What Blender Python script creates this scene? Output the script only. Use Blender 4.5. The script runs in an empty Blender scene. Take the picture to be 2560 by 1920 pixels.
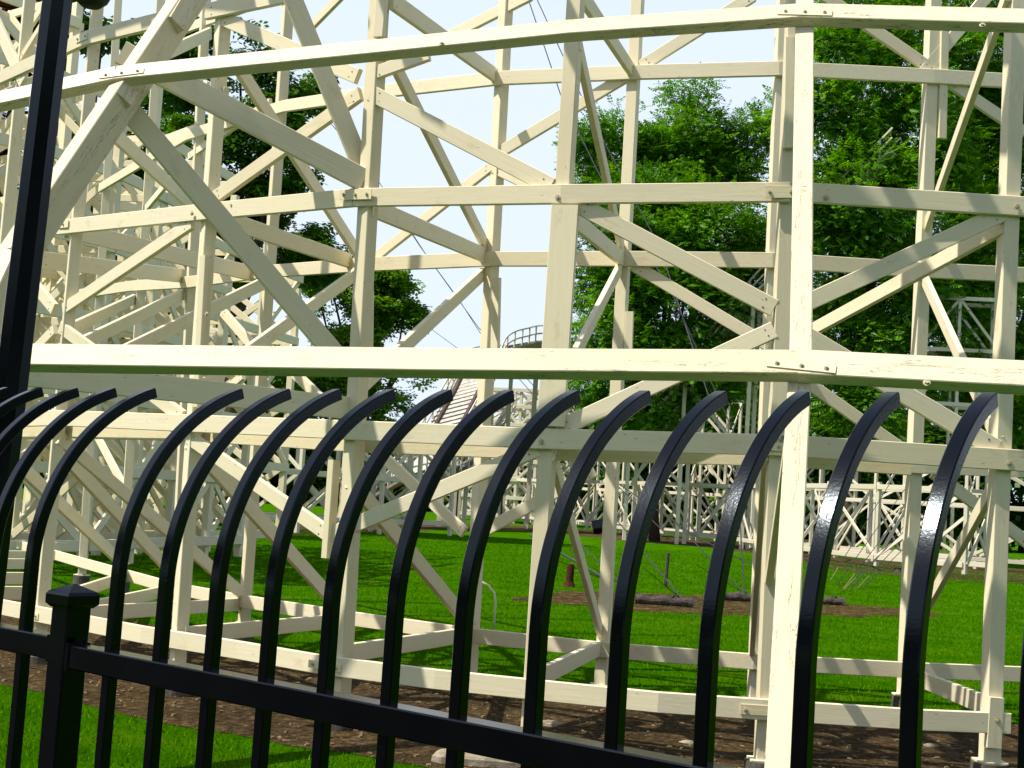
import bpy, math, random
import numpy as np
from mathutils import Vector, Matrix, noise as mnoise
R = math.radians
random.seed(7)
rng = np.random.default_rng(11)
S = bpy.context.scene
COL = S.collection

# ------------------------------------------------------------------ camera
F, TH, RHO, EYE = 3351.0, 0.0840, 0.0643, Vector((0, 0, 1.55))
cam_d = bpy.data.cameras.new('camera')
cam = bpy.data.objects.new('camera', cam_d)
COL.objects.link(cam)
cam_d.sensor_fit = 'HORIZONTAL'
cam_d.sensor_width = 36.0
cam_d.lens = 36.0 * F / 2560.0
cam_d.clip_start = 0.05
cam_d.clip_end = 2000
cam.matrix_world = Matrix.Translation(EYE) @ Matrix.Rotation(math.pi / 2 + TH, 4, 'X') @ Matrix.Rotation(RHO, 4, 'Z')
S.camera = cam

# ------------------------------------------------------------------ light
SUN_EL, SUN_AZ = R(56), R(253)          # azimuth measured clockwise from +Y
SKY, SUN, EXPO = 0.10, 5.0, 0.46
w = bpy.data.worlds.new('World')
S.world = w
w.use_nodes = True
nt = w.node_tree
nt.nodes.clear()
wo = nt.nodes.new('ShaderNodeOutputWorld')
bg = nt.nodes.new('ShaderNodeBackground')
sky = nt.nodes.new('ShaderNodeTexSky')
sky.sky_type = 'NISHITA'
sky.sun_disc = False
sky.sun_elevation = SUN_EL
sky.sun_rotation = SUN_AZ
sky.air_density = 1.0
sky.dust_density = 1.2
sky.ozone_density = 1.0
hz = nt.nodes.new('ShaderNodeMix')      # thin bright summer haze over the blue
hz.data_type = 'RGBA'
hz.inputs[7].default_value = (6.3, 7.1, 8.3, 1)
tcw = nt.nodes.new('ShaderNodeTexCoord')  # the haze is thick near the horizon and thins towards the zenith
sxw = nt.nodes.new('ShaderNodeSeparateXYZ')
nt.links.new(tcw.outputs['Generated'], sxw.inputs[0])
mrw = nt.nodes.new('ShaderNodeMapRange')
mrw.interpolation_type = 'SMOOTHSTEP'
mrw.inputs['From Min'].default_value = 0.30
mrw.inputs['From Max'].default_value = 0.75
mrw.inputs['To Min'].default_value = 0.95
mrw.inputs['To Max'].default_value = 0.15
nt.links.new(sxw.outputs[2], mrw.inputs['Value'])
nt.links.new(mrw.outputs[0], hz.inputs[0])
nt.links.new(sky.outputs[0], hz.inputs[6])
nt.links.new(hz.outputs[2], bg.inputs[0])
bg.inputs[1].default_value = SKY
nt.links.new(bg.outputs[0], wo.inputs[0])
sl = bpy.data.lights.new('sun', 'SUN')
sl.energy = SUN
sl.angle = R(0.5)
sl.color = (1.0, 0.93, 0.82)
so = bpy.data.objects.new('sun', sl)
COL.objects.link(so)
sdir = Vector((math.sin(SUN_AZ) * math.cos(SUN_EL), math.cos(SUN_AZ) * math.cos(SUN_EL), math.sin(SUN_EL)))
so.rotation_euler = (-sdir).to_track_quat('-Z', 'Y').to_euler()
S.view_settings.view_transform = 'Standard'
S.view_settings.look = 'None'
S.view_settings.gamma = 1
S.view_settings.exposure = EXPO
S.cycles.max_bounces = 8
S.cycles.use_denoising = True

# ------------------------------------------------------------------ materials
def mat(name):
    m = bpy.data.materials.new(name)
    m.use_nodes = True
    n = m.node_tree
    b = n.nodes['Principled BSDF']
    return m, n, b

def nnode(n, kind, **kw):
    x = n.nodes.new(kind)
    for k, v in kw.items():
        if k.startswith('i_'):
            x.inputs[k[2:].replace('_', ' ')].default_value = v
        else:
            setattr(x, k, v)
    return x

def ramp(n, src, stops):
    r = n.nodes.new('ShaderNodeValToRGB')
    el = r.color_ramp.elements
    while len(el) > 1:
        el.remove(el[0])
    el[0].position, el[0].color = stops[0][0], stops[0][1]
    for p, c in stops[1:]:
        e = el.new(p)
        e.color = c
    n.links.new(src, r.inputs[0])
    return r

def mix(n, fac, a, b, mode='MIX'):
    x = n.nodes.new('ShaderNodeMix')
    x.data_type = 'RGBA'
    x.blend_type = mode
    for v, i in ((fac, 0), (a, 6), (b, 7)):
        if hasattr(v, 'default_value') or hasattr(v, 'links'):
            n.links.new(v, x.inputs[i])
        else:
            x.inputs[i].default_value = v
    return x.outputs[2]

def g(v, a=1.0):
    return (v, v, v, a)

def paint(name, base, peel=0.0, stain=0.5, rough=0.55):
    """cream painted timber: faint brush streaks along the board, ochre stains, peeling cracks"""
    m, n, b = mat(name)
    tc = nnode(n, 'ShaderNodeTexCoord')
    oi = nnode(n, 'ShaderNodeObjectInfo')
    add = nnode(n, 'ShaderNodeVectorMath', operation='MULTIPLY_ADD')
    add.inputs[1].default_value = (1, 1, 1)
    sc = nnode(n, 'ShaderNodeVectorMath', operation='SCALE')
    cmb = nnode(n, 'ShaderNodeCombineXYZ')
    for i in range(3):
        n.links.new(oi.outputs['Random'], cmb.inputs[i])
    n.links.new(cmb.outputs[0], sc.inputs[0])
    sc.inputs['Scale'].default_value = 37.0
    n.links.new(tc.outputs['Object'], add.inputs[0])
    n.links.new(sc.outputs[0], add.inputs[2])
    def mapped(s):
        mp = nnode(n, 'ShaderNodeMapping')
        mp.inputs['Scale'].default_value = s
        n.links.new(add.outputs[0], mp.inputs[0])
        return mp.outputs[0]
    # streaks
    s1 = nnode(n, 'ShaderNodeTexNoise', i_Scale=1.0, i_Detail=4.0, i_Roughness=0.6)
    n.links.new(mapped((3, 60, 60)), s1.inputs['Vector'])
    s2 = nnode(n, 'ShaderNodeTexNoise', i_Scale=1.0, i_Detail=5.0, i_Roughness=0.7)
    n.links.new(mapped((4, 9, 9)), s2.inputs['Vector'])
    c = mix(n, ramp(n, s1.outputs[0], [(0.35, g(0)), (0.75, g(1))]).outputs[0],
            (base[0] * .95, base[1] * .94, base[2] * .90, 1), (*base, 1))
    st = ramp(n, s2.outputs[0], [(0.58, g(0)), (0.78, g(stain))])
    c = mix(n, st.outputs[0], c, (base[0] * .62, base[1] * .55, base[2] * .42, 1))
    # per-board tint
    tint = ramp(n, oi.outputs['Random'], [(0.0, (.88, .87, .83, 1)), (.35, (.97, .965, .94, 1)), (1.0, (1, 1, 1, 1))])
    c = mix(n, 1.0, c, tint.outputs[0], 'MULTIPLY')
    # dark specks and nail heads
    vo = nnode(n, 'ShaderNodeTexVoronoi', i_Scale=1.0)
    n.links.new(mapped((5, 22, 22)), vo.inputs['Vector'])
    sp = ramp(n, vo.outputs['Distance'], [(0.0, g(.8)), (0.05, g(.6)), (0.07, g(0))])
    c = mix(n, sp.outputs[0], c, (.16, .13, .08, 1))
    hgt = s1.outputs[0]
    if peel > 0:
        p = nnode(n, 'ShaderNodeTexNoise', i_Scale=1.0, i_Detail=6.0, i_Roughness=0.65, i_Distortion=0.6)
        n.links.new(mapped((2.6, 26, 26)), p.inputs['Vector'])
        band = ramp(n, p.outputs[0], [(0.491, g(0)), (0.497, g(1)), (0.503, g(1)), (0.509, g(0))])
        q = nnode(n, 'ShaderNodeTexNoise', i_Scale=1.0, i_Detail=3.0)
        n.links.new(mapped((1.1, 12, 12)), q.inputs['Vector'])
        qm = ramp(n, q.outputs[0], [(0.62 - .12 * peel, g(0)), (0.68 - .12 * peel, g(1))])
        pk = mix(n, 1.0, band.outputs[0], qm.outputs[0], 'MULTIPLY')
        c = mix(n, pk, c, (.09, .08, .055, 1))
    n.links.new(c, b.inputs['Base Color'])
    b.inputs['Roughness'].default_value = rough
    b.inputs['Specular IOR Level'].default_value = 0.3
    bp = nnode(n, 'ShaderNodeBump', i_Strength=0.25, i_Distance=0.004)
    n.links.new(hgt, bp.inputs['Height'])
    n.links.new(bp.outputs[0], b.inputs['Normal'])
    return m

CREAM = (0.755, 0.69, 0.51)
M_CREAM = paint('cream_paint', CREAM)
M_PEEL = paint('peeling_cream_paint', (0.68, 0.615, 0.455), peel=1.15)
M_FAR = paint('far_white_paint', (0.62, 0.585, 0.47), stain=0.2)
M_PLATE = paint('painted_steel_plate', (0.78, 0.70, 0.48), stain=0.5, rough=0.4)

def black_metal():
    m, n, b = mat('black_gloss_metal')
    tc = nnode(n, 'ShaderNodeTexCoord')
    a = nnode(n, 'ShaderNodeTexNoise', i_Scale=260.0, i_Detail=3.0, i_Roughness=0.6)
    n.links.new(tc.outputs['Object'], a.inputs['Vector'])
    a2 = nnode(n, 'ShaderNodeTexNoise', i_Scale=14.0, i_Detail=4.0)
    n.links.new(tc.outputs['Object'], a2.inputs['Vector'])
    c = ramp(n, a2.outputs[0], [(0.4, (.0005, .0006, .0010, 1)), (0.75, (.0012, .0014, .0022, 1))])
    n.links.new(c.outputs[0], b.inputs['Base Color'])
    b.inputs['Roughness'].default_value = 0.16
    b.inputs['Specular IOR Level'].default_value = 0.32
    b.inputs['Specular Tint'].default_value = (.72, .86, 1.0, 1)
    bp = nnode(n, 'ShaderNodeBump', i_Strength=0.2, i_Distance=0.0008)
    n.links.new(a.outputs[0], bp.inputs['Height'])
    n.links.new(bp.outputs[0], b.inputs['Normal'])
    return m
M_BLACK = black_metal()

def plain(name, c0, c1, scale=8.0, rough=0.8, bump=0.0, metal=0.0):
    m, n, b = mat(name)
    tc = nnode(n, 'ShaderNodeTexCoord')
    a = nnode(n, 'ShaderNodeTexNoise', i_Scale=scale, i_Detail=6.0, i_Roughness=0.65)
    n.links.new(tc.outputs['Object'], a.inputs['Vector'])
    c = ramp(n, a.outputs[0], [(0.32, (*c0, 1)), (0.68, (*c1, 1))])
    n.links.new(c.outputs[0], b.inputs['Base Color'])
    b.inputs['Roughness'].default_value = rough
    if rough >= .8:
        b.inputs['Specular IOR Level'].default_value = 0.1
    b.inputs['Metallic'].default_value = metal
    if bump:
        bp = nnode(n, 'ShaderNodeBump', i_Strength=0.8, i_Distance=bump)
        n.links.new(a.outputs[0], bp.inputs['Height'])
        n.links.new(bp.outputs[0], b.inputs['Normal'])
    return m
M_CONC = plain('concrete', (.05, .047, .04), (.13, .12, .10), 18, .9, .01)
M_BARK = plain('bark', (.035, .025, .018), (.10, .075, .055), 14, .95, .03)
M_LOG = plain('weathered_log', (.03, .026, .024), (.11, .09, .08), 22, .95, .02)
M_RUST = plain('rusty_wood', (.035, .011, .006), (.085, .03, .015), 25, .9, .01)
M_WIRE = plain('dark_steel_wire', (.03, .03, .035), (.07, .07, .075), 20, .5, 0, .6)
M_TAN = plain('tan_wire_sleeve', (.13, .10, .04), (.24, .19, .09), 20, .6)
M_BOLT = plain('painted_bolt', (.25, .22, .14), (.62, .55, .36), 60, .5)
M_RAIL = plain('brown_track_steel', (.035, .022, .02), (.09, .06, .055), 6, .45, 0, .3)
M_TIE = plain('grey_timber_tie', (.30, .28, .24), (.55, .53, .48), 5, .9)
M_STONE = plain('pale_stone', (.15, .125, .09), (.34, .29, .21), 9, .9, .02)
M_CHIP = plain('wood_chip', (.07, .045, .022), (.26, .19, .11), 3.5, .9)
M_GREY = plain('grey_cabinet_paint', (.16, .17, .19), (.24, .25, .27), 5, .5)
M_PENCIL = plain('pencil_mark', (.10, .09, .07), (.16, .15, .12), 40, .9)
M_SPECK = plain('speckled_iron', (.02, .016, .014), (.11, .09, .075), 90, .7, .004)

def leafmat(name, dark, mid, light, trans=0.45, gloss=0.015):
    m = bpy.data.materials.new(name)
    m.use_nodes = True
    n = m.node_tree
    n.nodes.clear()
    out = nnode(n, 'ShaderNodeOutputMaterial')
    at = nnode(n, 'ShaderNodeAttribute', attribute_name='tone')
    c = ramp(n, at.outputs['Fac'], [(0.0, (*dark, 1)), (0.5, (*mid, 1)), (1.0, (*light, 1))])
    d = nnode(n, 'ShaderNodeBsdfDiffuse')
    t = nnode(n, 'ShaderNodeBsdfTranslucent')
    gl = nnode(n, 'ShaderNodeBsdfGlossy')
    gl.inputs['Roughness'].default_value = 0.45
    gl.inputs['Color'].default_value = (.9, 1, .9, 1)
    n.links.new(c.outputs[0], d.inputs[0])
    yl = mix(n, 1.0, c.outputs[0], (1.5, 1.35, .5, 1), 'MULTIPLY')
    n.links.new(yl, t.inputs[0])
    m1 = nnode(n, 'ShaderNodeMixShader')
    m1.inputs[0].default_value = trans
    n.links.new(d.outputs[0], m1.inputs[1])
    n.links.new(t.outputs[0], m1.inputs[2])
    m2 = nnode(n, 'ShaderNodeMixShader')
    m2.inputs[0].default_value = gloss
    n.links.new(m1.outputs[0], m2.inputs[1])
    n.links.new(gl.outputs[0], m2.inputs[2])
    n.links.new(m2.outputs[0], out.inputs[0])
    return m
M_LEAF = leafmat('walnut_leaf', (.026, .105, .002), (.08, .25, .003), (.17, .39, .008))
M_LEAF2 = leafmat('dark_leaf', (.018, .06, .003), (.042, .135, .007), (.10, .22, .012))
M_LEAF3 = leafmat('bright_leaf', (.04, .11, .003), (.10, .25, .006), (.19, .37, .015))
M_PURPLE = leafmat('purple_leaf', (.02, .008, .006), (.05, .016, .012), (.09, .035, .02), .2)
M_GRASS_BLADE = leafmat('grass_blade', (.028, .125, .0006), (.053, .19, .001), (.10, .25, .003), .3, 0.0)

def grassmat():
    m, n, b = mat('lawn')
    tc = nnode(n, 'ShaderNodeTexCoord')
    a = nnode(n, 'ShaderNodeTexNoise', i_Scale=1.1, i_Detail=6.0, i_Roughness=0.7)
    n.links.new(tc.outputs['Object'], a.inputs['Vector'])
    f = nnode(n, 'ShaderNodeTexNoise', i_Scale=34.0, i_Detail=6.0, i_Roughness=0.8)
    n.links.new(tc.outputs['Object'], f.inputs['Vector'])
    c1 = ramp(n, a.outputs[0], [(0.3, (.022, .105, .0006, 1)), (0.5, (.048, .17, .001, 1)), (0.72, (.10, .21, .004, 1))])
    c2 = ramp(n, f.outputs[0], [(0.3, g(.35)), (0.55, g(.95)), (0.8, (1.7, 1.5, 1.2, 1))])
    c = mix(n, 1.0, c1.outputs[0], c2.outputs[0], 'MULTIPLY')
    p = nnode(n, 'ShaderNodeTexNoise', i_Scale=0.55, i_Detail=7.0, i_Roughness=0.75)
    n.links.new(tc.outputs['Object'], p.inputs['Vector'])
    pm = ramp(n, p.outputs[0], [(0.60, g(0)), (0.74, g(.55))])
    c = mix(n, pm.outputs[0], c, (.13, .10, .05, 1))
    n.links.new(c, b.inputs['Base Color'])
    b.inputs['Roughness'].default_value = 0.95
    b.inputs['Specular IOR Level'].default_value = 0.0
    bp = nnode(n, 'ShaderNodeBump', i_Strength=1.0, i_Distance=0.04)
    n.links.new(f.outputs[0], bp.inputs['Height'])
    n.links.new(bp.outputs[0], b.inputs['Normal'])
    return m
M_GRASS = grassmat()

def soilmat(name, c0, c1, c2, sc=14):
    m, n, b = mat(name)
    tc = nnode(n, 'ShaderNodeTexCoord')
    a = nnode(n, 'ShaderNodeTexNoise', i_Scale=sc, i_Detail=9.0, i_Roughness=0.78)
    n.links.new(tc.outputs['Object'], a.inputs['Vector'])
    v = nnode(n, 'ShaderNodeTexVoronoi', i_Scale=sc * 2.2)
    n.links.new(tc.outputs['Object'], v.inputs['Vector'])
    big = nnode(n, 'ShaderNodeTexNoise', i_Scale=1.6, i_Detail=4.0)
    n.links.new(tc.outputs['Object'], big.inputs['Vector'])
    c = ramp(n, a.outputs[0], [(0.3, (*c0, 1)), (0.52, (*c1, 1)), (0.72, (*c2, 1))])
    k = ramp(n, v.outputs['Color'], [(0.2, g(.55)), (0.8, g(1.25))])
    o = mix(n, 1.0, c.outputs[0], k.outputs[0], 'MULTIPLY')
    bm = ramp(n, big.outputs[0], [(0.35, g(.7)), (0.7, g(1.15))])
    o = mix(n, 1.0, o, bm.outputs[0], 'MULTIPLY')
    n.links.new(o, b.inputs['Base Color'])
    b.inputs['Roughness'].default_value = 0.97
    b.inputs['Specular IOR Level'].default_value = 0.05
    bp = nnode(n, 'ShaderNodeBump', i_Strength=1.0, i_Distance=0.05)
    n.links.new(a.outputs[0], bp.inputs['Height'])
    n.links.new(bp.outputs[0], b.inputs['Normal'])
    return m
M_SOIL = soilmat('bark_mulch_soil', (.022, .014, .006), (.090, .060, .027), (.25, .18, .095))
M_MULCH = soilmat('sandy_mulch', (.02, .012, .005), (.085, .05, .02), (.30, .22, .11), 6)

# ------------------------------------------------------------------ geometry helpers
def unproj(px, py):
    X, Y = px - 1280.0, py - 960.0
    c, s = math.cos(RHO), math.sin(RHO)
    x, y = c * X + s * Y, -s * X + c * Y
    c, s = math.cos(TH), math.sin(TH)
    u = -y / F
    return Vector((x / F, c - u * s, s + u * c))

ORG = {1: (0, 0), 2: (850, 0), 3: (1700, 0), 4: (0, 620), 5: (850, 620), 6: (1700, 620), 7: (0, 1260), 8: (850, 1260), 9: (1700, 1260)}
def C(k, x, y):                          # survey sheet k -> photo pixel
    return (ORG[k][0] + x / 2.514, ORG[k][1] + y / 2.514)

def ground(px, py, z=0.0):
    r = unproj(px, py)
    t = (z - EYE.z) / r.z
    return EYE + r * t

def at(px, py, d):
    r = unproj(px, py)
    return EYE + r * (d / r.y)

class Row:                               # one curved row of posts, seen in plan
    def __init__(self, pts):
        self.p = [Vector((at(a, b, d).x, at(a, b, d).y, 0)) for a, b, d in pts]
        a, b = self.p[0], self.p[1]
        self.p.insert(0, a + (a - b).normalized() * 6)
        a, b = self.p[-1], self.p[-2]
        self.p.append(a + (a - b).normalized() * 6)
    def hit(self, q, dd=0.0):
        r = unproj(*q)
        best = None
        for a, b in zip(self.p, self.p[1:]):
            e = b - a
            den = r.x * e.y - r.y * e.x
            if abs(den) < 1e-9:
                continue
            t = (a.x * e.y - a.y * e.x) / den
            k = ((r.x * t - a.x) * e.x + (r.y * t - a.y) * e.y) / e.length_squared
            if t > 0 and -1e-6 <= k <= 1 + 1e-6 and (best is None or t < best):
                best = t
        return EYE + r * (best - dd)
    def tangent(self, P):
        bd, bt = 1e9, None
        for a, b in zip(self.p, self.p[1:]):
            e = b - a
            k = max(0, min(1, ((P.x - a.x) * e.x + (P.y - a.y) * e.y) / e.length_squared))
            q = a + e * k
            d = (P.x - q.x) ** 2 + (P.y - q.y) ** 2
            if d < bd:
                bd, bt = d, e.normalized()
        return bt
    def normal(self, P):
        t = self.tangent(P)
        return Vector((t.y, -t.x, 0))    # towards the camera side

R2 = Row([(*C(7, 0, 640), 11.23), (*C(7, 900, 820), 9.88), (*C(7, 1500, 917), 9.34), (*C(7, 2100, 1022), 8.8),
          (*C(8, 600, 1100), 8.52), (*C(8, 1050, 1148), 8.39), (*C(8, 2000, 1245), 8.14), (*C(9, 520, 1290), 8.12),
          (*C(9, 1500, 1355), 8.12), (*C(9, 2070, 1378), 8.2)])
R3 = Row([(*C(7, 420, 345), 17.6), (*C(7, 980, 500), 14.55), (*C(7, 1500, 605), 13.2), (*C(7, 2000, 697), 12.2),
          (*C(8, 900, 835), 11.2), (*C(8, 1400, 890), 10.96), (*C(9, 350, 985), 10.66), (*C(9, 1300, 1035), 10.8),
          (*C(9, 2050, 1065), 11.0)])
class Lean:                              # the leaning outer row: a sloping surface
    def hit(self, q, dd=0.0):
        r = unproj(*q)
        t = (4.89 + .67 * EYE.z) / (r.y - .67 * r.z + .234 * r.x)
        return EYE + r * (t - dd)
    def normal(self, P):
        return Vector((-.234, -1, .67)).normalized()
    def tangent(self, P):
        return Vector((1, -.234, 0)).normalized()
R1 = Lean()

def off(row, q, dd):                     # survey point moved dd metres out of the row's surface, along the line of sight
    P = row.hit(q)
    r = (P - EYE).normalized()
    return P - r * (dd / max(.3, -r.dot(row.normal(P))))

def link(o, parent=None):
    COL.objects.link(o)
    if parent:
        o.parent = parent
    return o

def mesh_obj(name, verts, faces, m, parent=None, smooth=False):
    me = bpy.data.meshes.new(name)
    me.from_pydata([tuple(v) for v in verts], [], faces)
    me.materials.append(m)
    if smooth:
        me.polygons.foreach_set('use_smooth', [True] * len(me.polygons))
    me.update()
    return link(bpy.data.objects.new(name, me), parent)

def tag(o, label, cat, group=None, kind=None):
    o['label'] = label
    o['category'] = cat
    if group:
        o['group'] = group
    if kind:
        o['kind'] = kind
    return o

def thing(name, label, cat, loc=(0, 0, 0), group=None):
    o = link(bpy.data.objects.new(name, None))
    o.empty_display_size = .2
    o.location = loc
    return tag(o, label, cat, group)

def prism(L, w, t, ch, jit=0.0):
    """beam along local X with chamfered edges"""
    a, b, c = w / 2, t / 2, ch
    prof = [(-a + c, -b), (a - c, -b), (a, -b + c), (a, b - c), (a - c, b), (-a + c, b), (-a, b - c), (-a, -b + c)]
    v, f = [], []
    xs = (-L / 2, L / 2)
    for i, x in enumerate(xs):
        for y, z in prof:
            v.append((x + (jit * y if i == 0 else -jit * y), y, z))
    for k in range(8):
        k2 = (k + 1) % 8
        f.append((k, k + 8, k2 + 8, k2)[::-1])
    f.append(tuple(range(8))[::-1][::-1])
    f.append(tuple(range(8, 16))[::-1])
    return v, f

def frame(A, B, n):
    x = (B - A).normalized()
    n = Vector(n)
    z = (n - x * n.dot(x)).normalized()
    y = z.cross(x)
    M = Matrix((x, y, z)).transposed().to_4x4()
    M.translation = (A + B) / 2
    return M

def beam(name, parent, A, B, w, t, n, m=None, ch=.004, e0=0.0, e1=0.0, jit=0.0):
    A, B = Vector(A), Vector(B)
    d = (B - A).normalized()
    A, B = A - d * e0, B + d * e1
    v, f = prism((B - A).length, w, t, min(ch, t * .2), jit)
    M = frame(A, B, n)
    o = mesh_obj(name, v, f, m or M_CREAM, parent)
    off = Matrix.Translation(-Vector(parent.location)) if parent else Matrix()
    o.matrix_local = off @ M
    return o

class MB:                                 # collects simple shapes into one mesh
    def __init__(s):
        s.v, s.f = [], []
    def add(s, v, f):
        k = len(s.v)
        s.v += [Vector(x) for x in v]
        s.f += [tuple(i + k for i in q) for q in f]
    def beam(s, A, B, w, t, n, ch=.004):
        A, B = Vector(A), Vector(B)
        v, f = prism((B - A).length, w, t, min(ch, t * .2))
        M = frame(A, B, n)
        s.add([M @ Vector(q) for q in v], f)
    def tube(s, pts, r, k=8, cap=True):
        pts = [Vector(p) for p in pts]
        rs = r if isinstance(r, (list, tuple)) else [r] * len(pts)
        base = len(s.v)
        up = None
        for i, p in enumerate(pts):
            d = (pts[min(i + 1, len(pts) - 1)] - pts[max(i - 1, 0)]).normalized()
            if up is None:
                up = Vector((0, 0, 1)) if abs(d.z) < .9 else Vector((1, 0, 0))
            u = (up - d * up.dot(d)).normalized()
            up = u
            v = d.cross(u)
            for j in range(k):
                a = 2 * math.pi * j / k
                s.v.append(p + (u * math.cos(a) + v * math.sin(a)) * rs[i])
        for i in range(len(pts) - 1):
            for j in range(k):
                a, b = base + i * k + j, base + i * k + (j + 1) % k
                s.f.append((a, b, b + k, a + k))
        if cap:
            s.f.append(tuple(range(base, base + k))[::-1])
            s.f.append(tuple(range(base + (len(pts) - 1) * k, base + len(pts) * k)))
    def build(s, name, m, parent=None, smooth=False):
        off = Vector(parent.location) if parent else Vector((0, 0, 0))
        return mesh_obj(name, [v - off for v in s.v], s.f, m, parent, smooth)

# ------------------------------------------------------------------ ground
def sheet(name, pts, z, m, kind='structure'):
    o = mesh_obj(name, [(p[0], p[1], z) for p in pts], [tuple(range(len(pts)))], m)
    o['kind'] = kind
    return o
sheet('ground', [(-400, -60), (400, -60), (400, 600), (-400, 600)], 0.0, M_GRASS)
def jagged(pts, amp, step):
    out = []
    for a, b in zip(pts, pts[1:]):
        a, b = Vector(a), Vector(b)
        k = max(1, int((b - a).length / step))
        for i in range(k):
            p = a.lerp(b, i / k)
            nz = mnoise.noise_vector(Vector((p.x * 2.3, p.y * 2.3, 1.7)))
            n2 = mnoise.noise_vector(Vector((p.x * 9, p.y * 9, 4.2)))
            out.append(Vector((p.x + amp * (nz.x + .4 * n2.x), p.y + amp * (nz.y + .4 * n2.y), 0)))
    out.append(Vector(pts[-1]))
    return out
near_px = [(-260, 1655), (0, 1712), (111, 1737), (338, 1795), (497, 1825), (860, 1885), (1088, 1925), (1500, 1985), (2100, 2050), (2700, 2110)]
far_px = [(2700, 1822), (2523, 1808), (2297, 1797), (1907, 1765), (1645, 1748), (1268, 1706), (835, 1652), (597, 1605), (358, 1560), (0, 1490), (-260, 1440)]
soil_poly = jagged([ground(*q) for q in near_px], .09, .12) + jagged([ground(*q) for q in far_px], .12, .15)
sheet('soil_strip', soil_poly, .004, M_SOIL)
mulch_near = [(1260, 1500), (1330, 1507), (1407, 1513), (1610, 1530), (1787, 1538), (2050, 1541), (2200, 1541), (2360, 1540)]
mulch_far = [(2360, 1536), (2200, 1518), (2050, 1508), (1850, 1494), (1700, 1488), (1480, 1478), (1350, 1487), (1290, 1493)]
mulch_poly = jagged([ground(*q) for q in mulch_near], .42, .16) + jagged([ground(*q) for q in mulch_far], .5, .2)
sheet('path', [F_ for F_ in [(-14, 8.5), (-3.0, 3.1), (0.2, 0.75), (1.4, -.15), (9, -5.8), (9, -14), (-14, -14)]][::-1], .004, plain('added_asphalt', (.018, .018, .019), (.035, .034, .033), 60, .9, .004))  # unseen dark path, added to blacken what the fence mirrors
sheet('mulch_bed', mulch_poly, .004, M_MULCH)
sheet('far_soil_strip', jagged([ground(*q) for q in [(700, 1338), (1000, 1331), (1160, 1319), (1300, 1328), (1440, 1338), (1560, 1352), (1700, 1362), (1900, 1384), (2080, 1424), (2300, 1446), (2600, 1462)]], .5, .8)
      + jagged([ground(*q) for q in [(2600, 1425), (2300, 1412), (2080, 1392), (1900, 1362), (1700, 1342), (1440, 1322), (1250, 1312), (1000, 1308), (700, 1306)]], .5, .8), .004, M_SOIL)

def inside(poly, x, y):
    c = np.zeros(len(x), bool)
    n = len(poly)
    for i in range(n):
        a, b = poly[i], poly[i - 1]
        if abs(a.y - b.y) < 1e-9:
            continue
        k = ((a.y > y) != (b.y > y)) & (x < (b.x - a.x) * (y - a.y) / (b.y - a.y) + a.x)
        c ^= k
    return c

def fast_mesh(name, V, Fc, m, tone=None, parent=None):
    """V (n,3), Fc (k,4) quads"""
    me = bpy.data.meshes.new(name)
    me.vertices.add(len(V))
    me.vertices.foreach_set('co', V.astype(np.float32).ravel())
    k, s = Fc.shape
    me.loops.add(k * s)
    me.loops.foreach_set('vertex_index', Fc.astype(np.int32).ravel())
    me.polygons.add(k)
    me.polygons.foreach_set('loop_start', np.arange(0, k * s, s, dtype=np.int32))
    me.polygons.foreach_set('loop_total', np.full(k, s, dtype=np.int32))
    if tone is not None:
        at_ = me.attributes.new('tone', 'FLOAT', 'FACE')
        at_.data.foreach_set('value', tone.astype(np.float32))
    me.materials.append(m)
    me.update(calc_edges=True)
    return link(bpy.data.objects.new(name, me), parent)

def grass(name, label, n, d0, d1, h0, h1):
    d = d0 + (d1 - d0) * rng.uniform(0, 1, n) ** 1.5
    x = rng.uniform(-.46, .46, n) * d
    y = d
    k = ~inside(soil_poly, x, y) & (~inside(mulch_poly, x, y) | (rng.uniform(0, 1, n) < .3))
    x, y = x[k], y[k]
    n = len(x)
    h = rng.uniform(h0, h1, n) * (1 + np.clip(y - 10, 0, 40) * .02)
    a = rng.uniform(0, 2 * np.pi, n)
    ln = rng.uniform(.2, .8, n) * h
    b = rng.uniform(0, 2 * np.pi, n)
    wd = h * .10 + .0012 + y * .00012
    P = np.stack([x, y, np.zeros(n)], 1)
    side = np.stack([np.cos(a), np.sin(a), np.zeros(n)], 1) * wd[:, None]
    tip = P + np.stack([np.cos(b) * ln, np.sin(b) * ln, h], 1)
    V = np.stack([P - side, P + side, tip], 1).reshape(-1, 3)
    Fc = np.arange(n * 3).reshape(n, 3)
    o = fast_mesh(name, V, Fc, M_GRASS_BLADE, rng.uniform(0, 1, n))
    return tag(o, label, 'grass', kind='stuff')
grass('grass', 'short bright green lawn grass around the trestle and beyond the iron fence', 260000, 3.4, 48, .012, .034)

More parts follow.
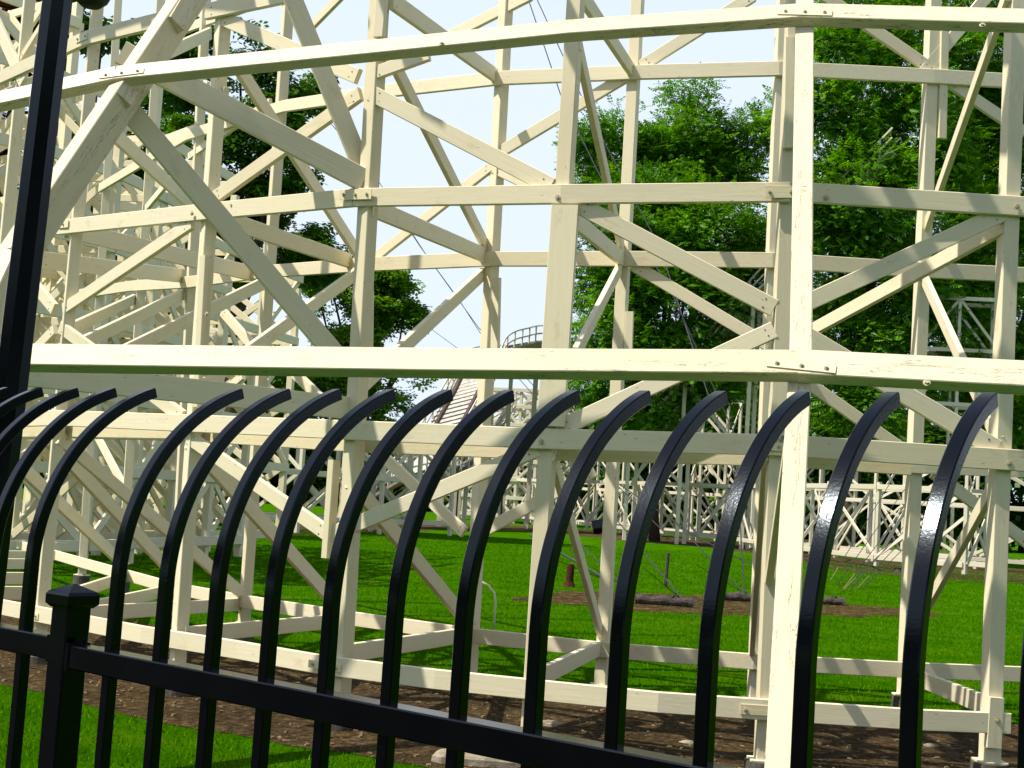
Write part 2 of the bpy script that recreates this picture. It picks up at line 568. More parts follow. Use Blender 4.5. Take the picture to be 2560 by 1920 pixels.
def chips():
    n = 3600
    V, Fs = [], []
    bx = [p.x for p in soil_poly]
    by = [p.y for p in soil_poly]
    x = rng.uniform(-5, 5, n * 3)
    y = rng.uniform(4.2, 12.5, n * 3)
    k = inside(soil_poly, x, y)
    x, y = x[k][:n], y[k][:n]
    for i in range(len(x)):
        s = .004 + .020 * random.random() ** 4
        a = random.random() * 6.28
        M = Matrix.Translation((x[i], y[i], .006)) @ Matrix.Rotation(a, 4, 'Z') @ Matrix.Rotation(random.uniform(-.5, .5), 4, 'X')
        b = len(V)
        for u, v_, z in ((-1, -.5, 0), (1, -.4, 0), (.8, .5, 0), (-.9, .4, 0), (-.7, -.3, .5), (.7, -.25, .5), (.6, .35, .5), (-.6, .3, .5)):
            V.append(M @ Vector((u * s, v_ * s, z * s)))
        for q in ((0, 1, 5, 4), (1, 2, 6, 5), (2, 3, 7, 6), (3, 0, 4, 7), (4, 5, 6, 7)):
            Fs.append(tuple(b + j for j in q))
    o = mesh_obj('wood_chips', V, Fs, M_CHIP)
    tag(o, 'scattered pale wood chips and crumbs on the brown soil under the trestle', 'wood chips', kind='stuff')
chips()

# ------------------------------------------------------------------ the near wooden trestle
T = thing('coaster_trestle', 'cream timber coaster trestle of posts and braces right behind the black iron fence', 'coaster trestle', (.6, 8.6, 0))

M_NAIL = plain('rusted_nail_head', (.05, .03, .018), (.14, .09, .05), 50, .7)
def nails(o, A, B, n, w, t):             # nail heads sunk into the ends of a board
    L = (B - A).length
    mb = MB()
    for x in (-L / 2 + .06, L / 2 - .06):
        for y in (-.24, .2):
            c = Vector((x + random.uniform(-.015, .015), y * w + random.uniform(-.008, .008), t / 2 - .001))
            mb.tube([c, c + Vector((0, 0, .0035))], random.uniform(.004, .006), 6)
    me = o.data
    v = [x.co.copy() for x in me.vertices] + mb.v
    k = len(me.vertices)
    f = [tuple(p.vertices) for p in me.polygons] + [tuple(i + k for i in q) for q in mb.f]
    q = len(me.polygons)
    m0 = me.materials[0]
    nm = bpy.data.meshes.new(o.name)
    nm.from_pydata([tuple(x) for x in v], [], f)
    nm.materials.append(m0)
    nm.materials.append(M_NAIL)
    nm.polygons.foreach_set('material_index', [0] * q + [1] * (len(f) - q))
    nm.update()
    o.data = nm

def post(row, top, bot, w=.093, t=None, ext=2.6, yaw=0.0, m=None):
    A, B = row.hit(top), row.hit(bot)
    n = row.normal(B)
    if yaw:
        n = Matrix.Rotation(R(yaw), 3, 'Z') @ n
    o = beam('post', T, A, B, w, t or w, n, m, e0=ext)
    return A, B, n

def ledger(row, pts, dd=.068, w=.122, t=.04, m=None, name='ledger', e=.0):
    """one long board bent along the row"""
    P = [off(row, q, dd) for q in pts]
    n = sum((row.normal(p) for p in P), Vector()) / len(P)
    M = frame(P[0], P[-1], n)
    Mi = M.inverted()
    N = [row.normal(p) for p in P]
    c = min(.004, t * .2)
    a, b = w / 2, t / 2
    prof = [(-a + c, -b), (a - c, -b), (a, -b + c), (a, b - c), (a - c, b), (-a + c, b), (-a, b - c), (-a, -b + c)]
    v, f = [], []
    for i, p in enumerate(P):
        d = (P[min(i + 1, len(P) - 1)] - P[max(i - 1, 0)]).normalized()
        z = (N[i] - d * N[i].dot(d)).normalized()
        y = z.cross(d)
        for py, pz in prof:
            v.append(Mi @ (p + y * py + z * pz))
    k = len(P)
    for i in range(k - 1):
        for j in range(8):
            j2 = (j + 1) % 8
            f.append((i * 8 + j, i * 8 + j2, (i + 1) * 8 + j2, (i + 1) * 8 + j)[::1])
    f.append(tuple(range(8))[::-1])
    f.append(tuple(range((k - 1) * 8, k * 8)))
    o = mesh_obj(name, v, f, m or M_CREAM, T)
    o.matrix_local = Matrix.Translation(-Vector(T.location)) @ M
    if row is not R1 and len(pts) == 2:
        nails(o, P[0], P[-1], n, w, t)

def pull(P, dd):
    return EYE + (P - EYE) * (1 - dd / (P - EYE).length)

def brace(r1, q1, r2, q2, w=.105, t=.04, dd=0.0, m=None, e0=0.0, e1=0.0):
    A, B = (off(r1, q1, dd), off(r2, q2, dd)) if r1 is r2 else (pull(r1.hit(q1), dd), pull(r2.hit(q2), dd))
    if r1 is r2:
        n = r1.normal((A + B) / 2)
    else:
        d = B - A
        n = Vector((d.y, -d.x, 0))
        if n.x < 0:
            n = -n
    o = beam('brace', T, A, B, w, t, n, m, e0=e0, e1=e1)
    nails(o, A, B, n, w, t)
    return o

def plate(row, q, ang_q, L=.34, w=.07, dd=.0915, bolts=3, bend=None):
    A = off(row, q, dd)
    B = off(row, ang_q, dd)
    d = (B - A).normalized()
    n = row.normal(A)
    p = beam('splice_plate', T, A - d * L / 2, A + d * L / 2, w, .007, n, M_PLATE, ch=.001)
    pm = Matrix.Translation(-Vector(T.location)) @ frame(A - d * L / 2, A + d * L / 2, n)
    z = (n - d * n.dot(d)).normalized()
    for k in range(bolts):
        f = 0 if bolts == 1 else (k / (bolts - 1) - .5) * .72
        mb = MB()
        P = A + d * L * f
        mb.tube([P, P + z * .010], .011, 6)
        mb.tube([P + z * .010, P + z * .016], .006, 6)
        o = mb.build('bolt', M_BOLT, None)
        o.data.transform(Matrix.Translation(-P))
        o.parent = p
        o.matrix_local = pm.inverted() @ Matrix.Translation(P - Vector(T.location))

def bolt(row, q, dd):
    P = off(row, q, dd)
    z = row.normal(P)
    mb = MB()
    mb.tube([P, P + z * .004], .017, 10)
    mb.tube([P + z * .004, P + z * .013], .009, 6)
    mb.build('bolt', M_BOLT, T)

# ---- posts of the middle row, then of the back row
P2 = {}
P2['g'] = post(R2, (C(1, 175, 100)), (C(1, 20, 1659)), ext=2.5, yaw=-20)
P2['f'] = post(R2, (245, 0), (95, 1640), yaw=-24)
P2['e'] = post(R2, (559, 40), (443, 1672), yaw=-20)
P2['d'] = post(R2, (949, 0), (849, 1770), w=.1, yaw=-16)
P2['c'] = post(R2, (1440, 0), (1325, 1830), w=.096, yaw=-4)
P2['b'] = post(R2, (1988, 0), (1908, 1896), w=.1)
P2['a'] = post(R2, (2540, 0), (2474, 1900), w=.098)
P2['z'] = post(R2, (2785, 0), (2690, 1925), w=.098)
P3 = {}
P3['z'] = post(R3, (2700, 0), (2620, 1775), w=.098)
P3['a'] = post(R3, (2334, 0), (2262, 1735), w=.098)
P3['b'] = post(R3, (1958, 0), (1884, 1745), w=.09)
P3['c'] = post(R3, (1594.6, 0), (1503, 1710), w=.094, yaw=-8)
P3['d'] = post(R3, (1265.7, 0), (1174, 1690), w=.094, yaw=-14)
P3['e'] = post(R3, (956, 0), (866, 1640), w=.094, yaw=-14)
P3['f'] = post(R3, (722, 0), (610, 1556), w=.098, yaw=-14)
P3['g'] = post(R3, (515, 0), (438, 1500), w=.095, yaw=-14)
P3['h'] = post(R3, (402, 0), (303, 1450), w=.1, yaw=-14)
P3['i'] = post(R3, (292, 60), (205, 1436), w=.1, yaw=-14)
# splice boards nailed beside the posts
def splice(row, a, b, w, dd, t=.04):
    A, B = off(row, a, dd), off(row, b, dd)
    n = row.normal(B)
    beam('splice_board', T, A, B, w, t, n, M_CREAM)
splice(R2, C(2, 1418, 1290), C(5, 1325, 1120), .175, .075)
splice(R3, C(5, 985, 190), C(5, 975, 640), .075, .07)
splice(R3, C(5, 1820, 400), C(5, 1812, 640), .07, .055)
splice(R3, C(3, 1660, 200), C(3, 1645, 870), .07, .05)
splice(R3, C(5, 185, 270), C(5, 180, 640), .08, .10)
splice(R2, C(3, 690, 240), C(3, 680, 930), .06, .07)
splice(R2, C(2, 270, -60), C(2, 245, 235), .075, .07)
splice(R2, C(4, 1285, 50), C(4, 1235, 1000), .06, .07)
splice(R2, (836, 1150), C(7, 2058, 340), .055, .03, .07)
splice(R2, C(9, 1985, 1215), C(9, 1965, 1530), .095, .07)

# ---- ledgers (horizontals)
ledger(R2, [C(1, 0, 492), C(1, 540, 243), C(1, 1050, 118)])
ledger(R2, [C(1, 1300, 75), C(1, 1830, -38)])
ledger(R2, [C(1, 360, 1432), C(1, 1330, 1328), C(2, 90, 1243)])
ledger(R2, [C(2, 90, 1243), C(2, 1390, 1222), C(3, 690, 1208)])
ledger(R2, [C(3, 770, 1210), C(3, 2162, 1300), (2720, 540)])
ledger(R2, [(-60, 1052), C(4, 360, 1068), C(4, 1190, 1102), C(5, 30, 1143)], w=.125)
ledger(R2, [C(5, 30, 1143), C(5, 1250, 1198), C(6, 640, 1240)], w=.128)
ledger(R2, [C(6, 640, 1240), C(6, 2050, 1330), (2720, 1164)], w=.13)
ledger(R2, [(-60, 1502), C(7, 0, 645), C(7, 230, 690), C(7, 900, 820), C(7, 1500, 917), C(7, 2060, 1015)])
ledger(R2, [C(7, 2060, 1015), C(8, 600, 1100), C(8, 1170, 1160), C(8, 2000, 1245), C(9, 525, 1290)])
ledger(R2, [C(9, 525, 1290), C(9, 1500, 1355), C(9, 2070, 1378)])
# inner ledgers behind the posts at the third level
ledger(R2, [(-60, 1088), C(4, 360, 1150), C(4, 1190, 1165), C(5, 30, 1225), C(5, 1250, 1275), C(6, 640, 1315), C(6, 1450, 1370)], dd=-.08, w=.115)
ledger(R3, [C(6, 1000, 1350), C(6, 1540, 1380), (2720, 1185)], w=.10)
ledger(R3, [(100, 1065), (440, 1085), C(5, 900, 1240), C(6, 100, 1290), C(6, 1000, 1350)], w=.10)
# back row
ledger(R3, [C(1, 1500, 752), C(1, 1790, 668), C(2, 270, 575), C(2, 1000, 492), C(2, 1850, 456), C(3, 620, 432), C(3, 1590, 481), C(3, 2162, 515), (2720, 220)], w=.12)
ledger(R3, [(250, 470), C(1, 1180, 850), C(1, 1500, 752)], w=.12)
ledger(R3, [(200, 735), C(4, 820, 240), C(4, 1190, 215), C(4, 1660, 150), C(4, 2290, 105), C(5, 940, 70), C(5, 1800, 68), C(6, 580, 78), C(6, 1540, 140), C(6, 2162, 170), (2720, 703)], w=.125)
ledger(R3, [C(7, 100, 250), C(7, 520, 370), C(7, 1090, 530), C(7, 1535, 612), C(7, 2180, 715), C(8, 845, 828), C(8, 1640, 915), C(9, 460, 990), C(9, 1420, 1042), C(9, 2162, 1070), (2720, 1700)])
ledger(R3, [C(1, 980, 250), C(1, 1500, 60), C(1, 1830, -60)], w=.11)

# ---- braces in the plane of the middle row
BB = dict(dd=.03)
brace(R2, C(1, 1400, 118), R2, C(2, 115, 482), **BB)
brace(R2, C(2, 200, 588), R2, C(2, 1330, 1172), w=.11, **BB)
brace(R2, C(2, 1500, 1290), R2, C(6, 592, 378), w=.11, **BB)
brace(R2, C(5, 1370, 1140), R2, C(6, 592, 515), **BB)
brace(R2, C(6, 700, 388), R2, C(3, 2030, 1340), **BB)
brace(R2, C(6, 700, 500), R2, C(6, 1985, 1262), w=.115, **BB)
brace(R2, C(5, 1250, 1262), R2, C(7, 2045, 208), w=.10, **BB)
brace(R2, C(4, 1190, 1190), R2, C(7, 2055, 182), w=.10, **BB)
brace(R2, C(1, 1350, 1245), R2, C(2, 130, 590), w=.10, **BB)
brace(R2, C(1, 1210, 1400), R2, C(4, 405, 385), w=.10, **BB)
brace(R2, C(4, 385, 498), R2, C(4, 1150, 1062), w=.10, **BB)
brace(R2, C(4, 60, 40), R2, C(4, 345, 385), w=.10, **BB)
brace(R2, C(4, 350, 510), R2, C(4, 20, 850), w=.09, **BB)
brace(R2, C(2, 200, 470), R2, C(2, 560, 340), w=.09, **BB)
brace(R2, C(1, -60, 60), R2, C(1, 150, 520), w=.11, dd=.05)
brace(R2, C(1, 130, 380), R2, C(1, 330, 60), w=.06, dd=.03)
# ---- braces in the plane of the back row
BK = dict(dd=.03)
brace(R3, C(2, 215, 470), R3, C(2, 1200, -30), w=.10, **BK)
brace(R3, C(2, 1815, 472), R3, C(2, 960, 985), w=.10, **BK)
brace(R3, C(2, 960, 1040), R3, C(2, 195, 1640), w=.09, **BK)
brace(R3, C(2, 1890, 418), R3, C(3, 460, -25), w=.10, **BK)
brace(R3, C(2, 970, 1060), R3, C(2, 1260, 1200), w=.09, **BK)
brace(R3, C(5, 1850, 110), R3, C(6, 560, 615), w=.10, **BK)
brace(R3, C(3, 870, -50), R3, C(3, 1545, 412), w=.10, **BK)
brace(R3, C(3, 1530, 452), R3, C(3, 1960, -60), w=.10, **BK)
brace(R3, C(3, 1690, 515), R3, C(3, 2162, 835), w=.10, **BK)
brace(R3, C(6, 720, 790), R3, C(6, 1400, 1270), w=.10, **BK)
brace(R3, C(6, 1590, 1410), R3, C(9, 2200, 255), w=.10, **BK)
brace(R3, C(5, 190, 1235), R3, C(8, 782, 178), w=.10, **BK)
brace(R3, C(8, 890, 178), R3, C(5, 1600, 1400), w=.10, **BK)
brace(R3, C(1, 1000, 890), R3, C(1, 1250, 800), w=.09, **BK)
brace(R3, C(1, 1190, 985), R3, C(1, 1700, 640), w=.08, **BK)
brace(R3, C(1, 920, 1310), R3, C(1, 1110, 1080), w=.09, **BK)
brace(R3, C(4, 1400, 400), R3, C(4, 1610, 640), w=.10, **BK)
brace(R3, C(4, 1700, 640), R3, C(4, 2030, 960), w=.10, **BK)
brace(R3, C(4, 1230, 1060), R3, C(4, 1530, 800), w=.09, **BK)
brace(R3, C(4, 610, 1180), R3, C(4, 780, 1500), w=.11, dd=.03)
brace(R3, C(1, 1940, 185), R3, C(1, 2150, -30), w=.09, **BK)
# ---- sway braces across each bent
brace(R2, C(2, 1500, -60), R3, C(2, 1830, 440), w=.115, dd=.03)
brace(R2, C(2, 1490, 260), R3, C(2, 1775, 1590), w=.11, dd=.03)
brace(R2, C(2, 300, 320), R3, C(2, 915, 1545), w=.11, dd=.03)
brace(R2, C(2, 320, 0), R3, C(2, 980, 478), w=.12, dd=.03)
brace(R2, C(2, 1420, 1340), R3, C(2, 1775, 1630), w=.12, dd=.03)
brace(R2, C(2, 190, 1300), R3, C(2, 910, 1605), w=.125, dd=.03)
brace(R3, C(5, 895, 165), R2, C(5, 110, 890), w=.11, dd=.03)
brace(R3, C(5, 1765, 110), R2, C(5, 1370, 880), w=.10, dd=.03)
A_, B_ = pull(R2.hit(C(1, 1810, -80)), .8), pull(R2.hit(C(2, 135, 1045)), -.02)
beam('brace', T, A_, B_, .125, .04, Vector(((B_ - A_).y, -(B_ - A_).x, 0)) * (1 if (B_ - A_).y > 0 else -1))
brace(R2, C(1, 1470, 380), R3, (905, 650), w=.12, dd=.03)
brace(R3, C(5, 130, 140), R2, C(4, 1260, 870), w=.11, dd=.04)
brace(R3, C(4, 1690, 205), R2, C(4, 400, 840), w=.12, dd=.03)
brace(R3, C(4, 1160, 285), R2, C(4, 330, 690), w=.12, dd=.03)
brace(R3, C(4, 850, 318), R2, C(4, 330, 565), w=.12, dd=.03)
brace(R2, C(1, 1380, 1370), R3, C(2, 60, 1640), w=.13, dd=.04)
brace(R2, C(1, 420, 1440), R3, C(4, 1600, 165), w=.15, dd=.03)
brace(R2, C(4, 250, 75), R3, C(4, 1150, 175), w=.15, dd=.03)
brace(R2, C(4, 300, 1190), R3, C(7, 1100, 450), w=.13, dd=.03)
brace(R2, C(4, 100, 1345), R3, C(7, 760, 365), w=.13, dd=.03)
brace(R2, C(4, 370, 1190), R3, C(7, 1540, 580), w=.11, dd=.03)
brace(R2, C(4, 1190, 1215), R3, C(7, 2170, 690), w=.12, dd=.03)
brace(R2, C(5, 60, 1455), R3, C(8, 840, 785), w=.12, dd=.03)
brace(R2, C(5, 1330, 1290), R3, C(8, 1635, 800), w=.10, dd=.03)
brace(R2, C(6, 2030, 1390), R3, C(9, 1470, 790), w=.10, dd=.03)
brace(R2, C(9, 535, -300), R3, C(9, 452, 950), w=.06, dd=.03)
brace(R3, C(6, 1530, 180), R2, C(6, 2010, 1230), w=.10, dd=.03)
brace(R2, C(3, 2060, -40), R3, C(3, 1550, 1420), w=.10, dd=.03)
brace(R3, C(6, 660, 610), R2, C(3, 2040, 1420), w=.10, dd=.03)
brace(R2, C(1, 460, 600), R3, C(1, 1320, 210), w=.13, dd=.02)
brace(R2, C(1, 560, 700), R3, C(1, 1250, 1330), w=.14, dd=.02)
brace(R2, C(1, 1420, 600), R3, C(1, 930, 420), w=.12, dd=.02)
# bottom ties across each bent
for a, b in ((C(7, 240, 640), C(7, 790, 455)), (C(7, 300, 712), C(7, 1050, 545)), (C(7, 500, 690), C(7, 1520, 630)), (C(7, 1150, 825), C(7, 2180, 730)),
             (C(8, 0, 945), C(8, 835, 815)), (C(8, 1220, 1105), C(8, 1630, 905)), (C(9, 1940, 1270), C(9, 1450, 1075))):
    brace(R2, a, R3, b, w=.12, dd=.02)

for y0, y1, x1 in ((1486, 1483, 100), (1449, 1446, 110), (1413, 1410, 130), (1392, 1389, 150), (1368, 1366, 170)):
    d_ = 1.19 * F / (y0 - 1164)
    beam('brace', T, at(-90, y0 - 4, d_), at(x1, y1, d_ * 1.02), .125, .04, (0, -1, 0))

# ---- unseen brackets and planks added overhead to throw slatted shade on the ledgers
acc = 0.0
zt = 6.9
for a, b in zip(R2.p[1:-2], R2.p[2:-1]):
    L = (b - a).length
    nrm = Vector(((b - a).y, -(b - a).x, 0)).normalized()
    while acc < L:
        q = a.lerp(b, acc / L)
        beam('shade_bracket', T, q + Vector((0, 0, zt)) - nrm * .1, q + nrm * random.uniform(1.15, 1.5) + Vector((0, 0, zt)), .13, .055, Vector((0, 0, 1)))
        acc += random.choice((.36, .5, .62, .85))
    acc -= L
    for o_ in (.55, 1.1):
        beam('shade_plank', T, a + nrm * o_ + Vector((0, 0, zt + .05)), b + nrm * o_ + Vector((0, 0, zt + .05)), .14, .035, Vector((0, 0, 1)))

# ---- the leaning outer row: two batter legs, long front ledgers, and their sway braces
LEG = dict(ch=.005)
def rpt(q):
    return R1.hit(q)
def leg(qs, w, t, n):
    for a, b in zip(qs, qs[1:]):
        beam('batter_leg', T, rpt(a), rpt(b), w, t, n, M_PEEL, **LEG)
leg([(2013, -60), (2002, 900), (1945, 1960)], .102, .10, R1.normal(None))
nl = Matrix.Rotation(R(-34), 3, 'Z') @ R1.normal(None)
ll = [C(1, 1355, -260), C(1, 850, 500), C(1, 90, 1640), (-130, 1010)]
for a, b in zip(ll, ll[1:]):
    d_ = rpt(b) - rpt(a)
    beam('batter_leg', T, rpt(a), rpt(b), .20, .095, Vector((-d_.y, d_.x, 0)), M_PEEL, ch=.005)
beam('splice_board', T, pull(rpt(C(1, 1195, -20)), .06), pull(rpt(C(1, 1090, 160)), .06), .075, .12, nl, M_PEEL)
beam('splice_board', T, pull(rpt(C(1, 800, 555)), .06), pull(rpt(C(1, 755, 635)), .06), .075, .12, nl, M_PEEL)
A1 = [(-120, 280), C(1, 735, 482)]
A2 = [C(1, 735, 482), (1426, 77), C(3, 770, 93)]
A3 = [C(3, 770, 93), C(3, 2162, 131), (2720, 66)]
for q in (A1, A2, A3):
    ledger(R1, q, dd=.085, w=.128, t=.07, m=M_PEEL)
B1 = [(-140, 892), (1108, 908), C(6, 745, 741)]
B2 = [C(6, 745, 741), C(6, 2162, 815), (2720, 956)]
ledger(R1, B1, dd=.085, w=.137, t=.07, m=M_PEEL)
ledger(R1, B2, dd=.085, w=.142, t=.07, m=M_PEEL)
def legbrace(q1, q2, w, d2=None, t=.045):
    A, B = pull(rpt(q1), -.05), pull(R2.hit(q2), .05)
    d = B - A
    n = Vector((d.y, -d.x, 0))
    beam('brace', T, A, B, w, t, n if n.x > 0 else -n)
legbrace(C(1, 760, 330), C(2, 150, 1135), .155)
legbrace(C(1, 700, 560), C(4, 2180, 760), .135)
legbrace(C(4, -160, 750), C(4, 2180, 1005), .145)
legbrace(C(6, 780, 545), C(9, 560, 480), .06)
# splice plates and bolts
plate(R1, C(1, 765, 462), C(1, 860, 450), L=.28, w=.045, dd=.1235, bolts=3)
plate(R1, C(3, 785, 78), C(3, 860, 80), L=.30, w=.05, dd=.1235, bolts=3)
plate(R1, C(6, 763, 742), C(6, 860, 752), L=.30, w=.045, dd=.1235, bolts=3)
plate(R2, C(2, 97, 1222), C(2, 250, 1217), L=.25, w=.07, dd=.0915)
plate(R2, C(3, 630, 1206), C(3, 500, 1206), L=.18, w=.075, dd=.0915, bolts=2)
plate(R2, C(9, 487, 1295), C(9, 600, 1302), L=.20, w=.06, dd=.0915, bolts=2)
plate(R2, C(7, 2040, 1018), C(7, 2150, 1036), L=.24, w=.05, dd=.0915, bolts=2)
plate(R2, C(7, 228, 705), C(7, 300, 720), L=.06, w=.05, dd=.0915, bolts=1)
plate(R2, C(6, 620, 1250), C(6, 500, 1243), L=.16, w=.05, dd=.0915, bolts=1)
plate(R2, C(1, 515, 237), C(1, 600, 205), L=.16, w=.06, dd=.0915, bolts=2)
plate(R2, C(1, 400, 1410), C(1, 500, 1398), L=.14, w=.06, dd=.0915, bolts=1)
for q in (C(2, 1368, 1240), C(3, 2120, 1300), C(5, 1265, 1218), C(6, 2070, 1352), C(9, 1995, 1360), C(1, 1208, 1342), C(1, 1457, 1290), C(4, 1300, 415), C(3, 918, 1243)):
    bolt(R2, q, .088)
for q in (C(2, 640, 275), C(3, 1900, 160), C(6, 1550, 850)):
    bolt(R1, q, .12)
# round footings under the posts
def pier(P, r=.11, h=.14, name='footing', top=.155):
    mb = MB()
    mb.tube([Vector((P.x, P.y, -.05)), Vector((P.x, P.y, h))], [r * 1.04, r], 20)
    o = mb.build('footing', M_CONC, T)
    mb = MB()
    mb.beam((P.x - .085, P.y, h + .006), (P.x + .085, P.y, h + .006), .15, .012, (0, 0, 1), .002)
    mb.build('base_plate', M_CREAM, T)
for k in P2:
    pier(P2[k][1], h=max(.06, P2[k][1].z - .012))
for k in P3:
    pier(P3[k][1], r=.10, h=max(.05, P3[k][1].z - .012))
# carpenter's pencil marks on one board: N5
def mark(row, q, s, dd):
    P = off(row, q, dd)
    t, n = row.tangent(P), row.normal(P)
    u = n.cross(t)
    mb = MB()
    for st in ([(0, 0), (0, 1)], [(0, 1), (.6, 0)], [(.6, 0), (.6, 1)], [(1.5, 1), (.95, 1)], [(.95, 1), (.95, .55)], [(.95, .55), (1.3, .6), (1.5, .35), (1.35, .05), (.95, 0)]):
        mb.tube([P + t * x * s + u * y * s for x, y in st], .0022, 5)
    mb.build('pencil_mark', M_PENCIL, T)
mark(R2, C(6, 605, 1225), .045, .089)

# ------------------------------------------------------------------ the black iron fence
PHI, PITCH = -.6398, .112
FU = Vector((math.cos(PHI), math.sin(PHI), 0))
FN = Vector((-FU.y, FU.x, 0))
F0 = Vector((-.7587, 2.1961, 0))
ZR, ZT, FA = EYE.z - .2708, EYE.z + .1427, .2122
FEN = thing('iron_fence', 'black iron fence of square pickets whose tops bow towards the cream trestle', 'fence', (F0.x, F0.y, 0))
PW = .0178
def picket(i):
    b = F0 + FU * PITCH * i
    th = R(70)
    rad = FA / (1 - math.cos(th))
    h = rad * math.sin(th)
    pts, nrm = [], []
    pts.append((0.0, -.02 - ZT)); nrm.append(0.0)
    pts.append((0.0, -h)); nrm.append(0.0)
    for k in range(1, 41):
        a = th * k / 40
        pts.append((rad * (1 - math.cos(a)), -h + rad * math.sin(a))); nrm.append(a)
    v, f = [], []
    c = .0016
    s = PW / 2
    prof = [(-s + c, -s), (s - c, -s), (s, -s + c), (s, s - c), (s - c, s), (-s + c, s), (-s, s - c), (-s, -s + c)]
    for (o, z), a in zip(pts, nrm):
        o_dir = FN * math.cos(a) - Vector((0, 0, 1)) * math.sin(a)
        for p, q in prof:
            v.append(b + FN * o + Vector((0, 0, ZT + z)) + FU * p + o_dir * q)
    n = len(pts)
    for i_ in range(n - 1):
        for k in range(8):
            k2 = (k + 1) % 8
            f.append((i_ * 8 + k, i_ * 8 + k2, (i_ + 1) * 8 + k2, (i_ + 1) * 8 + k))
    f.append(tuple(range(8))[::-1])
    f.append(tuple(range((n - 1) * 8, n * 8)))
    o = mesh_obj('picket', [p - Vector(FEN.location) for p in v], f, M_BLACK, FEN, smooth=True)
    o.data.set_sharp_from_angle(angle=R(24))
for i in list(range(-16, 1)) + list(range(2, 30)):
    picket(i)
def rail(i0, i1, z, off=0.0):
    a = F0 + FU * PITCH * i0 + Vector((0, 0, z)) - FN * off
    b = F0 + FU * PITCH * i1 + Vector((0, 0, z)) - FN * off
    beam('rail', FEN, a, b, .036, .036, (0, 0, 1), M_BLACK, ch=.002)
rail(1.12, 30, ZR - .018)
rail(-16.5, .80, ZR - .010)
rail(1.12, 30, .22)
rail(-16.5, .80, .22)
pb = F0 + FU * PITCH * 1.03
PS = .044
beam('fence_post', FEN, pb, pb + Vector((0, 0, EYE.z - .212)), PS, PS, -FN, M_BLACK, ch=.003)
mb = MB()
zc = EYE.z - .212
hs = PS / 2 + .007
def ringq(z, s):
    return [pb + FU * a * s + FN * b * s + Vector((0, 0, z)) for a, b in ((-1, -1), (1, -1), (1, 1), (-1, 1))]
rings = [ringq(zc - .004, hs - .006), ringq(zc + .002, hs), ringq(zc + .016, hs), ringq(zc + .021, hs - .003), ringq(zc + .033, .002)]
v = [p for r_ in rings for p in r_]
f = [(0, 3, 2, 1)]
for k in range(4):
    for j in range(4):
        f.append((k * 4 + j, k * 4 + (j + 1) % 4, k * 4 + 4 + (j + 1) % 4, k * 4 + 4 + j))
f.append((16, 17, 18, 19))
mb.add(v, f)
mb.build('post_cap', M_BLACK, FEN)
for s, zz in ((1, ZR - .018), (-1, ZR - .010)):
    mb = MB()
    c0 = pb + FU * s * (PS / 2) + Vector((0, 0, zz))
    mb.beam(c0 - Vector((0, 0, .021)), c0 + Vector((0, 0, .021)), .016, .041, -FN, .002)
    mb.tube([c0 + FU * s * .016 + Vector((0, 0, .02)), c0 + FU * s * .016 + Vector((0, 0, .028))], .006, 8)
    mb.build('rail_bracket', M_BLACK, FEN)

# ------------------------------------------------------------------ the black lamp post
LP0, LP1 = at(C(1, 360, 0)[0], 0, 3.1), None
r_ = unproj(*C(4, 100, 850))
LPb = at(*C(4, 55, 1000), 3.1)
d_ = (LP0 - LPb).normalized()
base = LPb - d_ * (LPb.z / d_.z)
top = LP0 + d_ * 1.6
LAMP = thing('lamp_post', 'black eight-sided iron lamp post rising beside the fence at the left', 'lamp post', (base.x, base.y, 0))
mb = MB()
mb.tube([base, base + d_ * 1.2, LP0, top], [.043, .040, .036, .033], 8)
po = mb.build('pole', M_BLACK, LAMP, smooth=False)
mb = MB()
bt = [(.0, .30), (.075, .30), (.07, .26), (.055, .2), (.048, .1), (.045, 0)]
mb.tube([base + Vector((0, 0, z)) for z in (0, .18, .2, .3, .34)], [.075, .07, .055, .05, .042], 20)
mb.build('pole_base', M_BLACK, LAMP, smooth=True)
Pb = at(228, 4, 3.05)
mb = MB()
mb.tube([Pb + Vector((0, 0, z)) for z in (-.012, .002, .02, .06, .10)], [.022, .038, .046, .049, .045], 20)
mb.build('bracket_bowl', M_SPECK, LAMP, smooth=True)
mb = MB()
pc = LPb + d_ * ((Pb.z + .05 - LPb.z) / d_.z)
mb.tube([pc, Pb + Vector((0, 0, .05))], .014, 8)
mb.build('bracket_arm', M_BLACK, LAMP)

